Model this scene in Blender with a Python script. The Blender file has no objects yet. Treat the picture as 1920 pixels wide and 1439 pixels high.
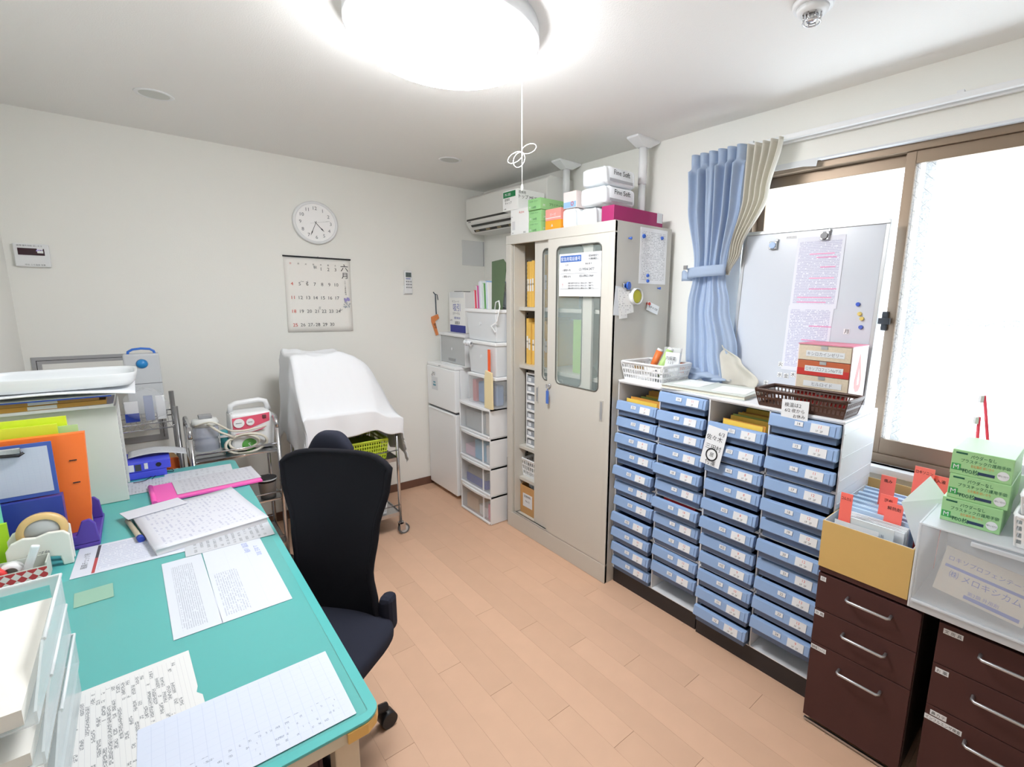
import bpy, bmesh, math, random
from mathutils import Vector, Matrix
random.seed(11)
scene = bpy.context.scene
COL = scene.collection
pi = math.pi

# ------------------------------------------------------------------ camera
FPX, PIT, YAW, ROL = 905.0, math.radians(9.86), math.radians(41.85), math.radians(-1.03)
PCX, PCY, CAMH = 1075.0, 719.5, 1.5
fw = Vector((math.sin(YAW) * math.cos(PIT), math.cos(YAW) * math.cos(PIT), -math.sin(PIT)))
rt0 = Vector((math.cos(YAW), -math.sin(YAW), 0))
dn0 = fw.cross(rt0)
rt = rt0 * math.cos(ROL) + dn0 * math.sin(ROL)
dn = dn0 * math.cos(ROL) - rt0 * math.sin(ROL)
CAM = Vector((0, 0, CAMH))
cd = bpy.data.cameras.new('camera')
cam = bpy.data.objects.new('camera', cd)
COL.objects.link(cam)
cam.matrix_world = Matrix(((rt.x, -dn.x, -fw.x, 0), (rt.y, -dn.y, -fw.y, 0), (rt.z, -dn.z, -fw.z, CAMH), (0, 0, 0, 1)))
cd.sensor_fit = 'HORIZONTAL'
cd.sensor_width = 36
cd.lens = FPX / 1920 * 36
cd.shift_x = -(PCX - 960) / 1920
cd.clip_start = 0.02
scene.camera = cam

# a pixel gives a ray; the plane of the thing it touches gives the distance
def ray(x, y): return fw + rt * ((x - PCX) / FPX) + dn * ((y - PCY) / FPX)
def PXX(x, y, X): d = ray(x, y); return CAM + d * (X / d.x)
def PYY(x, y, Y): d = ray(x, y); return CAM + d * (Y / d.y)
def PZZ(x, y, Z): d = ray(x, y); return CAM + d * ((Z - CAMH) / d.z)

# ------------------------------------------------------------------ light and view
RW, LW, BW, FW, CZ = 2.185, -0.45, 3.57, -1.1, 2.345       # room: right, left, back, front walls, ceiling
world = bpy.data.worlds.new('overcast_sky'); scene.world = world
world.use_nodes = True
bg = world.node_tree.nodes['Background']
bg.inputs['Color'].default_value = (0.88, 0.945, 1.0, 1)
bg.inputs['Strength'].default_value = 6.0
WY0, WY1, WZ0, WZ1 = -0.05, 1.25, 0.86, 2.10              # window opening
pl = bpy.data.lights.new('window_daylight_portal', 'AREA')
pl.shape = 'RECTANGLE'; pl.size = WY1 - WY0; pl.size_y = WZ1 - WZ0
pl.cycles.is_portal = True
plo = bpy.data.objects.new('window_daylight_portal', pl); COL.objects.link(plo)
plo.location = (RW + 0.16, (WY0 + WY1) / 2, (WZ0 + WZ1) / 2)
plo.rotation_euler = (0, pi / 2, 0)
LAMP_STRENGTH = 37.0
vs = scene.view_settings
vs.view_transform = 'Standard'; vs.look = 'None'; vs.gamma = 1; vs.use_curve_mapping = False
vs.exposure = 0.29
scene.cycles.max_bounces = 9
scene.cycles.diffuse_bounces = 6
scene.cycles.transparent_max_bounces = 14
scene.cycles.caustics_reflective = False
scene.cycles.caustics_refractive = False

# ------------------------------------------------------------------ materials
def lin(c):
    out = []
    for v in c[:3]:
        v = v / 255
        out.append(v / 12.92 if v <= 0.04045 else ((v + 0.055) / 1.055) ** 2.4)
    return (*out, 1)
MATS = {}
def mat(name, col, rough=0.5, metal=0.0, noise=0.0, nscale=30, bump=0.0, bscale=200, alpha=1.0, emit=None, es=0, spec=0.5, rnd=0.0, transl=0.0):
    if name in MATS: return MATS[name]
    m = bpy.data.materials.new(name); m.use_nodes = True
    nt = m.node_tree; N = nt.nodes; L = nt.links
    b = N['Principled BSDF']; out = N['Material Output']
    b.inputs['Roughness'].default_value = rough
    b.inputs['Metallic'].default_value = metal
    b.inputs['Specular IOR Level'].default_value = spec
    c = lin(col)
    b.inputs['Base Color'].default_value = c
    if noise or rnd:
        tc = N.new('ShaderNodeTexCoord')
        nz = N.new('ShaderNodeTexNoise'); nz.inputs['Scale'].default_value = nscale; nz.inputs['Detail'].default_value = 4
        L.new(tc.outputs['Object'], nz.inputs['Vector'])
        hs = N.new('ShaderNodeHueSaturation'); hs.inputs['Color'].default_value = c
        mr = N.new('ShaderNodeMapRange'); mr.inputs['To Min'].default_value = 1 - noise; mr.inputs['To Max'].default_value = 1 + noise
        L.new(nz.outputs['Fac'], mr.inputs['Value'])
        if rnd:
            oi = N.new('ShaderNodeObjectInfo')
            m2 = N.new('ShaderNodeMapRange'); m2.inputs['To Min'].default_value = 1 - rnd; m2.inputs['To Max'].default_value = 1 + rnd
            L.new(oi.outputs['Random'], m2.inputs['Value'])
            mm = N.new('ShaderNodeMath'); mm.operation = 'MULTIPLY'
            L.new(mr.outputs[0], mm.inputs[0]); L.new(m2.outputs[0], mm.inputs[1]); L.new(mm.outputs[0], hs.inputs['Value'])
        else:
            L.new(mr.outputs[0], hs.inputs['Value'])
        L.new(hs.outputs['Color'], b.inputs['Base Color'])
    if bump:
        tc = N.new('ShaderNodeTexCoord')
        nz = N.new('ShaderNodeTexNoise'); nz.inputs['Scale'].default_value = bscale; nz.inputs['Detail'].default_value = 3
        L.new(tc.outputs['Object'], nz.inputs['Vector'])
        bp = N.new('ShaderNodeBump'); bp.inputs['Strength'].default_value = bump; bp.inputs['Distance'].default_value = 0.002
        L.new(nz.outputs['Fac'], bp.inputs['Height']); L.new(bp.outputs['Normal'], b.inputs['Normal'])
    sh = b.outputs[0]
    if emit:
        b.inputs['Emission Color'].default_value = lin(emit); b.inputs['Emission Strength'].default_value = es
    if transl:
        tl = N.new('ShaderNodeBsdfTranslucent'); tl.inputs['Color'].default_value = c
        mx = N.new('ShaderNodeMixShader'); mx.inputs[0].default_value = transl
        L.new(sh, mx.inputs[1]); L.new(tl.outputs[0], mx.inputs[2]); sh = mx.outputs[0]
    if alpha < 1:
        tr = N.new('ShaderNodeBsdfTransparent')
        mx = N.new('ShaderNodeMixShader'); mx.inputs[0].default_value = alpha
        L.new(tr.outputs[0], mx.inputs[1]); L.new(sh, mx.inputs[2]); sh = mx.outputs[0]
    L.new(sh, out.inputs['Surface'])
    MATS[name] = m
    return m

def print_mat(name, paper, ink, rows, words=14, dens=0.5, axes='XY', margin=0.08, grid=None, gcol=None, fill=(0.3, 0.75), rough=0.55, u=(None, None), v=(None, None), seed=0.0, soft=0.35):
    """paper with rows of small printed or written words (flat print), in the sheet's own coordinates"""
    if name in MATS: return MATS[name]
    m = bpy.data.materials.new(name); m.use_nodes = True
    nt = m.node_tree; N = nt.nodes; L = nt.links; b = N['Principled BSDF']
    b.inputs['Roughness'].default_value = rough
    def mth(op, a, bb=None):
        n = N.new('ShaderNodeMath'); n.operation = op
        for i, q in enumerate((a, bb)):
            if q is None: continue
            if isinstance(q, (int, float)): n.inputs[i].default_value = q
            else: L.new(q, n.inputs[i])
        return n.outputs[0]
    tc = N.new('ShaderNodeTexCoord'); sp = N.new('ShaderNodeSeparateXYZ'); L.new(tc.outputs['Generated'], sp.inputs[0])
    U = sp.outputs['XYZ'.index(axes[0])]; Vv = sp.outputs['XYZ'.index(axes[1])]
    r = mth('MULTIPLY', Vv, rows); fr = mth('FRACT', r); fl = mth('FLOOR', r)
    band = mth('MULTIPLY', mth('GREATER_THAN', fr, fill[0]), mth('LESS_THAN', fr, fill[1]))
    cb = N.new('ShaderNodeCombineXYZ')
    L.new(mth('MULTIPLY', U, words), cb.inputs[0]); L.new(mth('MULTIPLY', fl, 7.31), cb.inputs[1]); cb.inputs[2].default_value = seed
    nz = N.new('ShaderNodeTexNoise'); nz.inputs['Scale'].default_value = 1.0; nz.inputs['Detail'].default_value = 1.5
    L.new(cb.outputs[0], nz.inputs['Vector'])
    word = mth('GREATER_THAN', nz.outputs['Fac'], 1 - dens)
    nz2 = N.new('ShaderNodeTexNoise'); nz2.inputs['Scale'].default_value = 8.0; nz2.inputs['Detail'].default_value = 0.0
    cb2 = N.new('ShaderNodeCombineXYZ'); L.new(mth('MULTIPLY', U, words), cb2.inputs[0]); L.new(mth('MULTIPLY', r, 0.8), cb2.inputs[1])
    L.new(cb2.outputs[0], nz2.inputs['Vector'])
    glyph = mth('GREATER_THAN', nz2.outputs['Fac'], 0.46)
    fac = mth('MULTIPLY', mth('MULTIPLY', band, word), glyph)
    u0, u1 = (margin if u[0] is None else u[0]), (1 - margin if u[1] is None else u[1])
    v0, v1 = (margin if v[0] is None else v[0]), (1 - margin if v[1] is None else v[1])
    for q, lo, hi in ((U, u0, u1), (Vv, v0, v1)):
        fac = mth('MULTIPLY', fac, mth('MULTIPLY', mth('GREATER_THAN', q, lo), mth('LESS_THAN', q, hi)))
    fac = mth('MULTIPLY', fac, 1 - soft)
    mx = N.new('ShaderNodeMix'); mx.data_type = 'RGBA'
    mx.inputs[6].default_value = lin(paper); mx.inputs[7].default_value = lin(ink)
    L.new(fac, mx.inputs[0])
    col = mx.outputs[2]
    if grid:
        gx, gy = grid
        g = mth('MAXIMUM', mth('LESS_THAN', mth('FRACT', mth('MULTIPLY', U, gx)), 0.05 * gx / 20), mth('LESS_THAN', mth('FRACT', mth('MULTIPLY', Vv, gy)), 0.05 * gy / 20))
        for q, lo, hi in ((U, margin, 1 - margin), (Vv, margin, 1 - margin)):
            g = mth('MULTIPLY', g, mth('MULTIPLY', mth('GREATER_THAN', q, lo), mth('LESS_THAN', q, hi)))
        m3 = N.new('ShaderNodeMix'); m3.data_type = 'RGBA'
        L.new(mth('MULTIPLY', g, 0.55), m3.inputs[0]); L.new(col, m3.inputs[6]); m3.inputs[7].default_value = lin(gcol or ink)
        col = m3.outputs[2]
    L.new(col, b.inputs['Base Color'])
    MATS[name] = m
    return m

def glow(name, col, s):
    m = bpy.data.materials.new(name); m.use_nodes = True
    N = m.node_tree.nodes; N.remove(N['Principled BSDF'])
    e = N.new('ShaderNodeEmission'); e.inputs['Color'].default_value = lin(col); e.inputs['Strength'].default_value = s
    m.node_tree.links.new(e.outputs[0], N['Material Output'].inputs[0])
    MATS[name] = m
    return m

# ------------------------------------------------------------------ mesh building
TXT = {}
def text_geo(s, spacing=1.0):
    if s in TXT: return TXT[s]
    cu = bpy.data.curves.new('t', 'FONT'); cu.body = s; cu.size = 1.0; cu.resolution_u = 2; cu.space_character = spacing
    ob = bpy.data.objects.new('t', cu)
    COL.objects.link(ob)
    dg = bpy.context.evaluated_depsgraph_get(); dg.update()
    me = bpy.data.meshes.new_from_object(ob.evaluated_get(dg))
    vs_ = [tuple(v.co[:2]) for v in me.vertices]; fs = [tuple(p.vertices) for p in me.polygons]
    bpy.data.objects.remove(ob); bpy.data.curves.remove(cu); bpy.data.meshes.remove(me)
    if vs_:
        xs = [v[0] for v in vs_]; ys = [v[1] for v in vs_]
        bb = (min(xs), max(xs), min(ys), max(ys))
    else: bb = (0, 1, 0, 1)
    TXT[s] = (vs_, fs, bb)
    return TXT[s]

class MB:
    def __init__(s): s.v = []; s.f = []; s.m = []; s.sm = []
    def add(s, vs_, fs, mi=0, smooth=False):
        o = len(s.v); s.v += [Vector(q) for q in vs_]
        for q in fs: s.f.append(tuple(i + o for i in q)); s.m.append(mi); s.sm.append(smooth)
        return s
    def box(s, x0, x1, y0, y1, z0, z1, mi=0):
        if x1 < x0: x0, x1 = x1, x0
        if y1 < y0: y0, y1 = y1, y0
        if z1 < z0: z0, z1 = z1, z0
        return s.add([(x, y, z) for z in (z0, z1) for y in (y0, y1) for x in (x0, x1)],
                     [(0, 2, 3, 1), (4, 5, 7, 6), (0, 1, 5, 4), (2, 6, 7, 3), (0, 4, 6, 2), (1, 3, 7, 5)], mi)
    def obox(s, c, size, ax, ay, az=None, mi=0):
        ax = Vector(ax).normalized(); ay = Vector(ay).normalized(); az = ax.cross(ay) if az is None else Vector(az).normalized()
        c = Vector(c); vs_ = []
        for k in (-.5, .5):
            for j in (-.5, .5):
                for i in (-.5, .5): vs_.append(c + ax * (i * size[0]) + ay * (j * size[1]) + az * (k * size[2]))
        return s.add(vs_, [(0, 2, 3, 1), (4, 5, 7, 6), (0, 1, 5, 4), (2, 6, 7, 3), (0, 4, 6, 2), (1, 3, 7, 5)], mi)
    def prism(s, poly, axis, a, b, mi=0, smooth=False):
        """polygon in the two other axes (in xyz order), extruded along axis from a to b"""
        n = len(poly)
        def P(p, t):
            return {'x': (t, p[0], p[1]), 'y': (p[0], t, p[1]), 'z': (p[0], p[1], t)}[axis]
        vs_ = [P(p, a) for p in poly] + [P(p, b) for p in poly]
        s.add(vs_, [tuple(range(n))[::-1], tuple(range(n, 2 * n))], mi)
        o = len(s.v) - 2 * n
        for i in range(n):
            s.f.append((o + i, o + (i + 1) % n, o + n + (i + 1) % n, o + n + i)); s.m.append(mi); s.sm.append(smooth)
        return s
    def tube(s, pts, r, n=8, mi=0, closed=False, r1=None):
        pts = [Vector(p) for p in pts]; m = len(pts); rings = []
        up = Vector((0, 0, 1)); prev = None
        for i, p in enumerate(pts):
            if closed: t = pts[(i + 1) % m] - pts[i - 1]
            else: t = pts[min(i + 1, m - 1)] - pts[max(i - 1, 0)]
            t.normalize()
            if prev is None:
                a = t.cross(up)
                if a.length < 1e-3: a = t.cross(Vector((1, 0, 0)))
            else:
                a = prev - t * prev.dot(t)
                if a.length < 1e-4: a = t.cross(up)
            a.normalize(); prev = a; b_ = t.cross(a)
            rr = r if r1 is None else r + (r1 - r) * i / max(1, m - 1)
            rings.append([p + a * (rr * math.cos(2 * pi * k / n)) + b_ * (rr * math.sin(2 * pi * k / n)) for k in range(n)])
        vs_ = [q for rg in rings for q in rg]; fs = []
        for i in range(m if closed else m - 1):
            j = (i + 1) % m
            for k in range(n):
                fs.append((i * n + k, i * n + (k + 1) % n, j * n + (k + 1) % n, j * n + k))
        s.add(vs_, fs, mi, True)
        if not closed:
            o = len(s.v) - m * n
            s.f.append(tuple(o + k for k in range(n))[::-1]); s.m.append(mi); s.sm.append(False)
            s.f.append(tuple(o + (m - 1) * n + k for k in range(n))); s.m.append(mi); s.sm.append(False)
        return s
    def cyl(s, p0, p1, r0, r1=None, n=16, mi=0):
        return s.tube([p0, p1], r0, n, mi, False, r0 if r1 is None else r1)
    def lathe(s, prof, n=24, org=(0, 0, 0), ax='z', mi=0, smooth=True, cap=True):
        vs_ = []; fs = []
        for (r, z) in prof:
            for k in range(n):
                c_, s_ = r * math.cos(2 * pi * k / n), r * math.sin(2 * pi * k / n)
                p = {'z': (c_, s_, z), 'y': (c_, z, s_), 'x': (z, c_, s_)}[ax]
                vs_.append((p[0] + org[0], p[1] + org[1], p[2] + org[2]))
        for i in range(len(prof) - 1):
            for k in range(n):
                fs.append((i * n + k, i * n + (k + 1) % n, (i + 1) * n + (k + 1) % n, (i + 1) * n + k))
        s.add(vs_, fs, mi, smooth)
        o = len(s.v) - len(prof) * n
        if not cap or tuple(prof[0]) == tuple(prof[-1]): return s
        if prof[0][0] > 1e-6: s.f.append(tuple(o + k for k in range(n))[::-1]); s.m.append(mi); s.sm.append(False)
        if prof[-1][0] > 1e-6: s.f.append(tuple(o + (len(prof) - 1) * n + k for k in range(n))); s.m.append(mi); s.sm.append(False)
        return s
    def grid(s, fn, nu, nv, mi=0, smooth=True):
        vs_ = [fn(i / nu, j / nv) for j in range(nv + 1) for i in range(nu + 1)]
        fs = [(j * (nu + 1) + i, j * (nu + 1) + i + 1, (j + 1) * (nu + 1) + i + 1, (j + 1) * (nu + 1) + i) for j in range(nv) for i in range(nu)]
        return s.add(vs_, fs, mi, smooth)
    def text(s, st, size, org, right, up, mi=1, al='c', wmax=None):
        vs_, fs, bb = text_geo(st)
        if not vs_: return s
        w = bb[1] - bb[0]; k = size
        kx = k
        if wmax and w * k > wmax: kx = wmax / w
        right = Vector(right); up = Vector(up); org = Vector(org)
        ox = {'c': (bb[0] + bb[1]) / 2, 'l': bb[0], 'r': bb[1]}[al]; oy = (bb[2] + bb[3]) / 2
        return s.add([org + right * ((x - ox) * kx) + up * ((y - oy) * k) for x, y in vs_], fs, mi)
    def mesh(s, name, inv=None):
        me = bpy.data.meshes.new(name)
        me.from_pydata([tuple(inv @ v) if inv is not None else tuple(v) for v in s.v], [], s.f)
        me.polygons.foreach_set('material_index', s.m)
        me.polygons.foreach_set('use_smooth', s.sm)
        me.update()
        return me

WM = {}
def wmat(o): return WM.get(o.name, Matrix.Identity(4))
def thing(name, label, cat, loc=(0, 0, 0), rz=0.0, group=None, kind=None):
    o = bpy.data.objects.new(name, None); COL.objects.link(o)
    o.empty_display_size = 0.05
    o.location = loc; o.rotation_euler = (0, 0, rz)
    WM[o.name] = Matrix.Translation(Vector(loc)) @ Matrix.Rotation(rz, 4, 'Z')
    tag(o, label, cat, group, kind)
    return o
def tag(o, label=None, cat=None, group=None, kind=None):
    if label: o['label'] = label
    if cat: o['category'] = cat
    if group: o['group'] = group
    if kind: o['kind'] = kind
    return o
def setm(o, mats):
    for m in (mats if isinstance(mats, (list, tuple)) else [mats]): o.data.materials.append(m)
def bev(o, w, seg=2, ang=40):
    if w:
        b = o.modifiers.new('bevel', 'BEVEL'); b.width = w; b.segments = seg; b.limit_method = 'ANGLE'; b.angle_limit = math.radians(ang)
        b.harden_normals = False
    return o
def part(name, mb, mats, parent=None, bevel=0, local=False, label=None, solid=0):
    """a mesh given in world coordinates (or in its thing's own with local=True)"""
    inv = None
    if parent is not None and not local: inv = wmat(parent).inverted()
    o = bpy.data.objects.new(name, mb.mesh(name, inv)); COL.objects.link(o)
    setm(o, mats)
    if parent is not None:
        o.parent = parent; WM[o.name] = wmat(parent)
    if solid:
        sm = o.modifiers.new('solid', 'SOLIDIFY'); sm.thickness = solid; sm.offset = 0
    bev(o, bevel)
    if label: o['label'] = label
    return o
def solo(name, mb, mats, label, cat, loc=(0, 0, 0), rz=0.0, group=None, bevel=0, local=True, solid=0, kind=None):
    """a thing that is one mesh; local coordinates around loc"""
    M = Matrix.Translation(Vector(loc)) @ Matrix.Rotation(rz, 4, 'Z')
    o = bpy.data.objects.new(name, mb.mesh(name, None if local else M.inverted())); COL.objects.link(o)
    o.location = loc; o.rotation_euler = (0, 0, rz)
    WM[o.name] = M
    setm(o, mats)
    if solid:
        sm = o.modifiers.new('solid', 'SOLIDIFY'); sm.thickness = solid; sm.offset = 0
    bev(o, bevel)
    tag(o, label, cat, group, kind)
    return o
def child(name, mesh, parent, loc=(0, 0, 0), bevel=0, mats=None, rot=None):
    """shares mesh data between alike parts"""
    o = bpy.data.objects.new(name, mesh); COL.objects.link(o)
    o.parent = parent; o.location = loc
    if rot: o.rotation_euler = rot
    if mats and not mesh.materials: setm(o, mats)
    bev(o, bevel)
    return o
def rrect(x0, x1, y0, y1, r, n=4):
    pts = []
    for cx_, cy_, a0 in ((x1 - r, y1 - r, 0), (x0 + r, y1 - r, pi / 2), (x0 + r, y0 + r, pi), (x1 - r, y0 + r, 1.5 * pi)):
        for k in range(n + 1):
            a = a0 + pi / 2 * k / n; pts.append((cx_ + r * math.cos(a), cy_ + r * math.sin(a)))
    return pts

# shared materials
white = mat('white_plastic', (232, 234, 236), 0.4)
whitep = mat('white_paper', (222, 225, 229), 0.7)
ink = mat('black_ink', (30, 30, 34), 0.7)
inkgrey = mat('grey_ink', (110, 112, 118), 0.7)
inkred = mat('red_ink', (205, 60, 50), 0.7)
inkblue = mat('blue_ink', (45, 70, 170), 0.7)
inkgreen = mat('green_ink', (20, 120, 70), 0.7)
chrome = mat('chrome', (205, 205, 208), 0.18, 1.0)
steel = mat('brushed_steel', (190, 190, 192), 0.35, 1.0)
blackp = mat('black_plastic', (28, 28, 32), 0.45)
ORD = ['first', 'second', 'third', 'fourth', 'fifth', 'sixth', 'seventh', 'eighth', 'ninth', 'tenth', 'eleventh', 'twelfth']
greyp = mat('grey_plastic', (150, 152, 155), 0.5)
# ------------------------------------------------------------------ the room
wallm = mat('cream_wallpaper', (238, 238, 233), 0.85, bump=0.25, bscale=260)
ceilm = mat('ceiling_paper', (238, 238, 236), 0.9, bump=0.35, bscale=220)
fl = part('floor', MB().box(LW - .1, RW + .1, FW - .1, BW + .1, -0.05, -0.006), mat('floor_joint', (150, 105, 76), 0.6))
tag(fl, 'pale beech laminate floor of long narrow planks', None, None, 'structure')
plank_m = mat('beech_laminate', (214, 175, 147), 0.5, noise=0.07, nscale=9, rnd=0.05)
def plank_mesh(w, l):
    return MB().box(0, w - 0.0009, 0, l - 0.0012, -0.006, 0.0).mesh('plank')
PW, PL = 0.1005, 0.91
pm = {}
ix = 0; x = LW
while x < RW - 0.001:
    w = min(PW, RW - x); y = FW - (0.23 * (ix % 4)); 
    while y < BW - 0.001:
        y0 = max(y, FW); y1 = min(y + PL, BW); key = (round(w, 3), round(y1 - y0, 3))
        if y1 - y0 > 0.01:
            if key not in pm: pm[key] = plank_mesh(*key); pm[key].materials.append(plank_m)
            child('plank', pm[key], fl, (x, y0, 0))
        y += PL
    x += PW; ix += 1
w_ = part('ceiling', MB().box(LW - .1, RW + .25, FW - .1, BW + .1, CZ, CZ + 0.08), ceilm); tag(w_, 'white textured ceiling', None, None, 'structure')
w_ = part('wall_back', MB().box(LW - .1, RW + .25, BW, BW + 0.1, 0, CZ), wallm); tag(w_, 'cream papered back wall with clock', None, None, 'structure')
w_ = part('wall_left', MB().box(LW - .1, LW, FW - .1, BW, 0, CZ), wallm); tag(w_, 'cream papered left wall beside the desk', None, None, 'structure')
w_ = part('wall_front', MB().box(LW, RW + .25, FW - .1, FW, 0, CZ), wallm); tag(w_, 'cream papered wall behind the viewer', None, None, 'structure')
TW = 0.14
m = MB()
m.box(RW, RW + TW, FW, WY0, 0, CZ); m.box(RW, RW + TW, WY1, BW, 0, CZ)
m.box(RW, RW + TW, WY0, WY1, 0, WZ0); m.box(RW, RW + TW, WY0, WY1, WZ1, CZ)
w_ = part('wall_right', m, wallm); tag(w_, 'cream papered right wall with the window', None, None, 'structure')
bb = mat('brown_vinyl', (112, 80, 66), 0.5)
for nm, a in (('baseboard_back', (LW, RW, BW - .008, BW, 0, .06)), ('baseboard_left', (LW, LW + .008, FW, BW - .008, 0, .06)), ('baseboard_right', (RW - .008, RW, FW, BW - .008, 0, .06))):
    tag(part(nm, MB().box(*a), bb), 'brown vinyl baseboard', None, None, 'structure')

# window: bronze sliding window with wired patterned glass
bronze = mat('bronze_aluminium', (142, 124, 106), 0.38, 0.55)
glassm = bpy.data.materials.new('wired_pattern_glass'); glassm.use_nodes = True
nt = glassm.node_tree; N = nt.nodes; L = nt.links; N.remove(N['Principled BSDF'])
tr = N.new('ShaderNodeBsdfTransparent'); tr.inputs[0].default_value = (0.93, 0.95, 0.96, 1)
tl = N.new('ShaderNodeBsdfTranslucent'); tl.inputs[0].default_value = (0.93, 0.95, 0.96, 1)
gl = N.new('ShaderNodeBsdfGlossy'); gl.inputs['Roughness'].default_value = 0.25
mx = N.new('ShaderNodeMixShader'); mx2 = N.new('ShaderNodeMixShader'); mx2.inputs[0].default_value = 0.05
tc = N.new('ShaderNodeTexCoord'); vo = N.new('ShaderNodeTexVoronoi'); vo.inputs['Scale'].default_value = 160
L.new(tc.outputs['Object'], vo.inputs['Vector'])
mr = N.new('ShaderNodeMapRange'); mr.inputs['From Max'].default_value = 0.8; mr.inputs['To Min'].default_value = 0.04; mr.inputs['To Max'].default_value = 0.22
L.new(vo.outputs['Distance'], mr.inputs['Value']); L.new(mr.outputs[0], mx.inputs[0])
L.new(tr.outputs[0], mx.inputs[1]); L.new(tl.outputs[0], mx.inputs[2]); L.new(mx.outputs[0], mx2.inputs[1]); L.new(gl.outputs[0], mx2.inputs[2])
L.new(mx2.outputs[0], N['Material Output'].inputs[0])
wirem = mat('glass_wire', (196, 200, 202), 0.4, 0.6)
win = thing('window_1', 'bronze aluminium sliding window with wired pattern glass', None, (RW + .04, (WY0 + WY1) / 2, WZ0), kind='structure')
fx0, fx1 = RW + 0.03, RW + 0.125
m = MB()
m.box(fx0, fx1, WY0, WY0 + .03, WZ0, WZ1); m.box(fx0, fx1, WY1 - .03, WY1, WZ0, WZ1)
m.box(fx0, fx1, WY0 + .03, WY1 - .03, WZ0, WZ0 + .038); m.box(fx0, fx1, WY0 + .03, WY1 - .03, WZ1 - .03, WZ1)
part('window_frame', m, bronze, win, 0.002)
def sash(y0, y1, x, stile, nm):
    z0, z1 = WZ0 + .038, WZ1 - .03
    m = MB(); t = 0.026
    m.box(x, x + t, y0, y0 + stile, z0, z1); m.box(x, x + t, y1 - stile, y1, z0, z1)
    m.box(x, x + t, y0 + stile, y1 - stile, z0, z0 + .062); m.box(x, x + t, y0 + stile, y1 - stile, z1 - .045, z1)
    s = part('sash', m, bronze, win, 0.0015)
    part('pane', MB().box(x + .010, x + .015, y0 + stile, y1 - stile, z0 + .062, z1 - .045), glassm, s)
    return s, (y0 + stile, y1 - stile, z0 + .062, z1 - .045)
s1, r1 = sash(WY0 + .03, 0.622, RW + .042, 0.034, 'inner')
s2, r2 = sash(0.585, WY1 - .03, RW + .074, 0.034, 'outer')
# diagonal wire mesh cast in the inner pane
m = MB(); y0, y1, z0, z1 = r1; step = 0.052; xw = RW + .0515
def clipline(c, sgn):
    pts = []
    for t in range(2):
        pass
    # z = sgn*(y) + c inside the rectangle
    ya, yb = y0, y1
    za, zb = sgn * ya + c, sgn * yb + c
    def atz(z): return (z - c) / sgn
    seg = [(ya, za), (yb, zb)]
    out = []
    for (yy, zz) in seg:
        if zz < z0: yy, zz = atz(z0), z0
        if zz > z1: yy, zz = atz(z1), z1
        out.append((yy, zz))
    if y0 - 1e-6 <= out[0][0] <= y1 + 1e-6 and y0 - 1e-6 <= out[1][0] <= y1 + 1e-6 and abs(out[0][0] - out[1][0]) > 0.005: return out
    return None
for sgn in (1, -1):
    c = -2.0
    while c < 4.0:
        q = clipline(c, sgn)
        if q: m.tube([(xw, q[0][0], q[0][1]), (xw, q[1][0], q[1][1])], 0.0005, 4)
        c += step
wo = part('glass_wire', m, wirem, win); wo['kind'] = 'stuff'
# latch
m = MB(); m.box(RW + .028, RW + .045, .612, .634, 1.40, 1.475); m.box(RW + .015, RW + .03, .600, .65, 1.425, 1.45)
part('crescent_latch', m, blackp, win, 0.003)
# outer insect-screen frame seen as grey bands through the right pane
scr = mat('grey_screen_frame', (70, 78, 88), 0.5)
m = MB(); xs = RW + .135
m.box(xs, xs + .02, .545, .578, WZ0 + .03, WZ1 - .03); m.box(xs, xs + .02, WY0, .545, 1.425, 1.455); m.box(xs, xs + .02, WY0 + .0, WY0 + .03, WZ0 + .03, WZ1 - .03)
part('screen_frame', m, scr, win)
sill = part('trim_1', MB().box(RW - .035, RW + .03, WY0 - .03, WY1 + .03, WZ0 - .03, WZ0), white, None, 0.003); tag(sill, 'white window sill board', None, None, 'structure')
# lifting wallpaper edge above the window
m = MB()
m.box(RW - .004, RW + .03, WY0, 0.93, WZ1 - .004, WZ1 + .003)
m.prism([(0.93, WZ1 + .003), (1.25, WZ1 + .003), (1.25, WZ1 - .018), (0.99, WZ1 - .022), (0.935, WZ1 - .03)], 'x', RW - .006, RW - .003)
tag(part('trim_2', m, whitep), 'peeling white wallpaper edge over the window', None, None, 'structure')

# curtain rail
rail = thing('curtain_rail', 'white double curtain rail above the window', 'curtain rail', (RW - .03, .6, 2.18))
part('rail', MB().box(RW - .062, RW - .042, -0.6, 1.50, 2.185, 2.205), white, rail, 0.002)
part('rail', MB().box(RW - .030, RW - .012, -0.6, 1.50, 2.180, 2.200), white, rail, 0.002)
for yy in (-.3, .45, 1.2): part('bracket', MB().box(RW - .06, RW, yy, yy + .02, 2.202, 2.214), white, rail)

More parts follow.
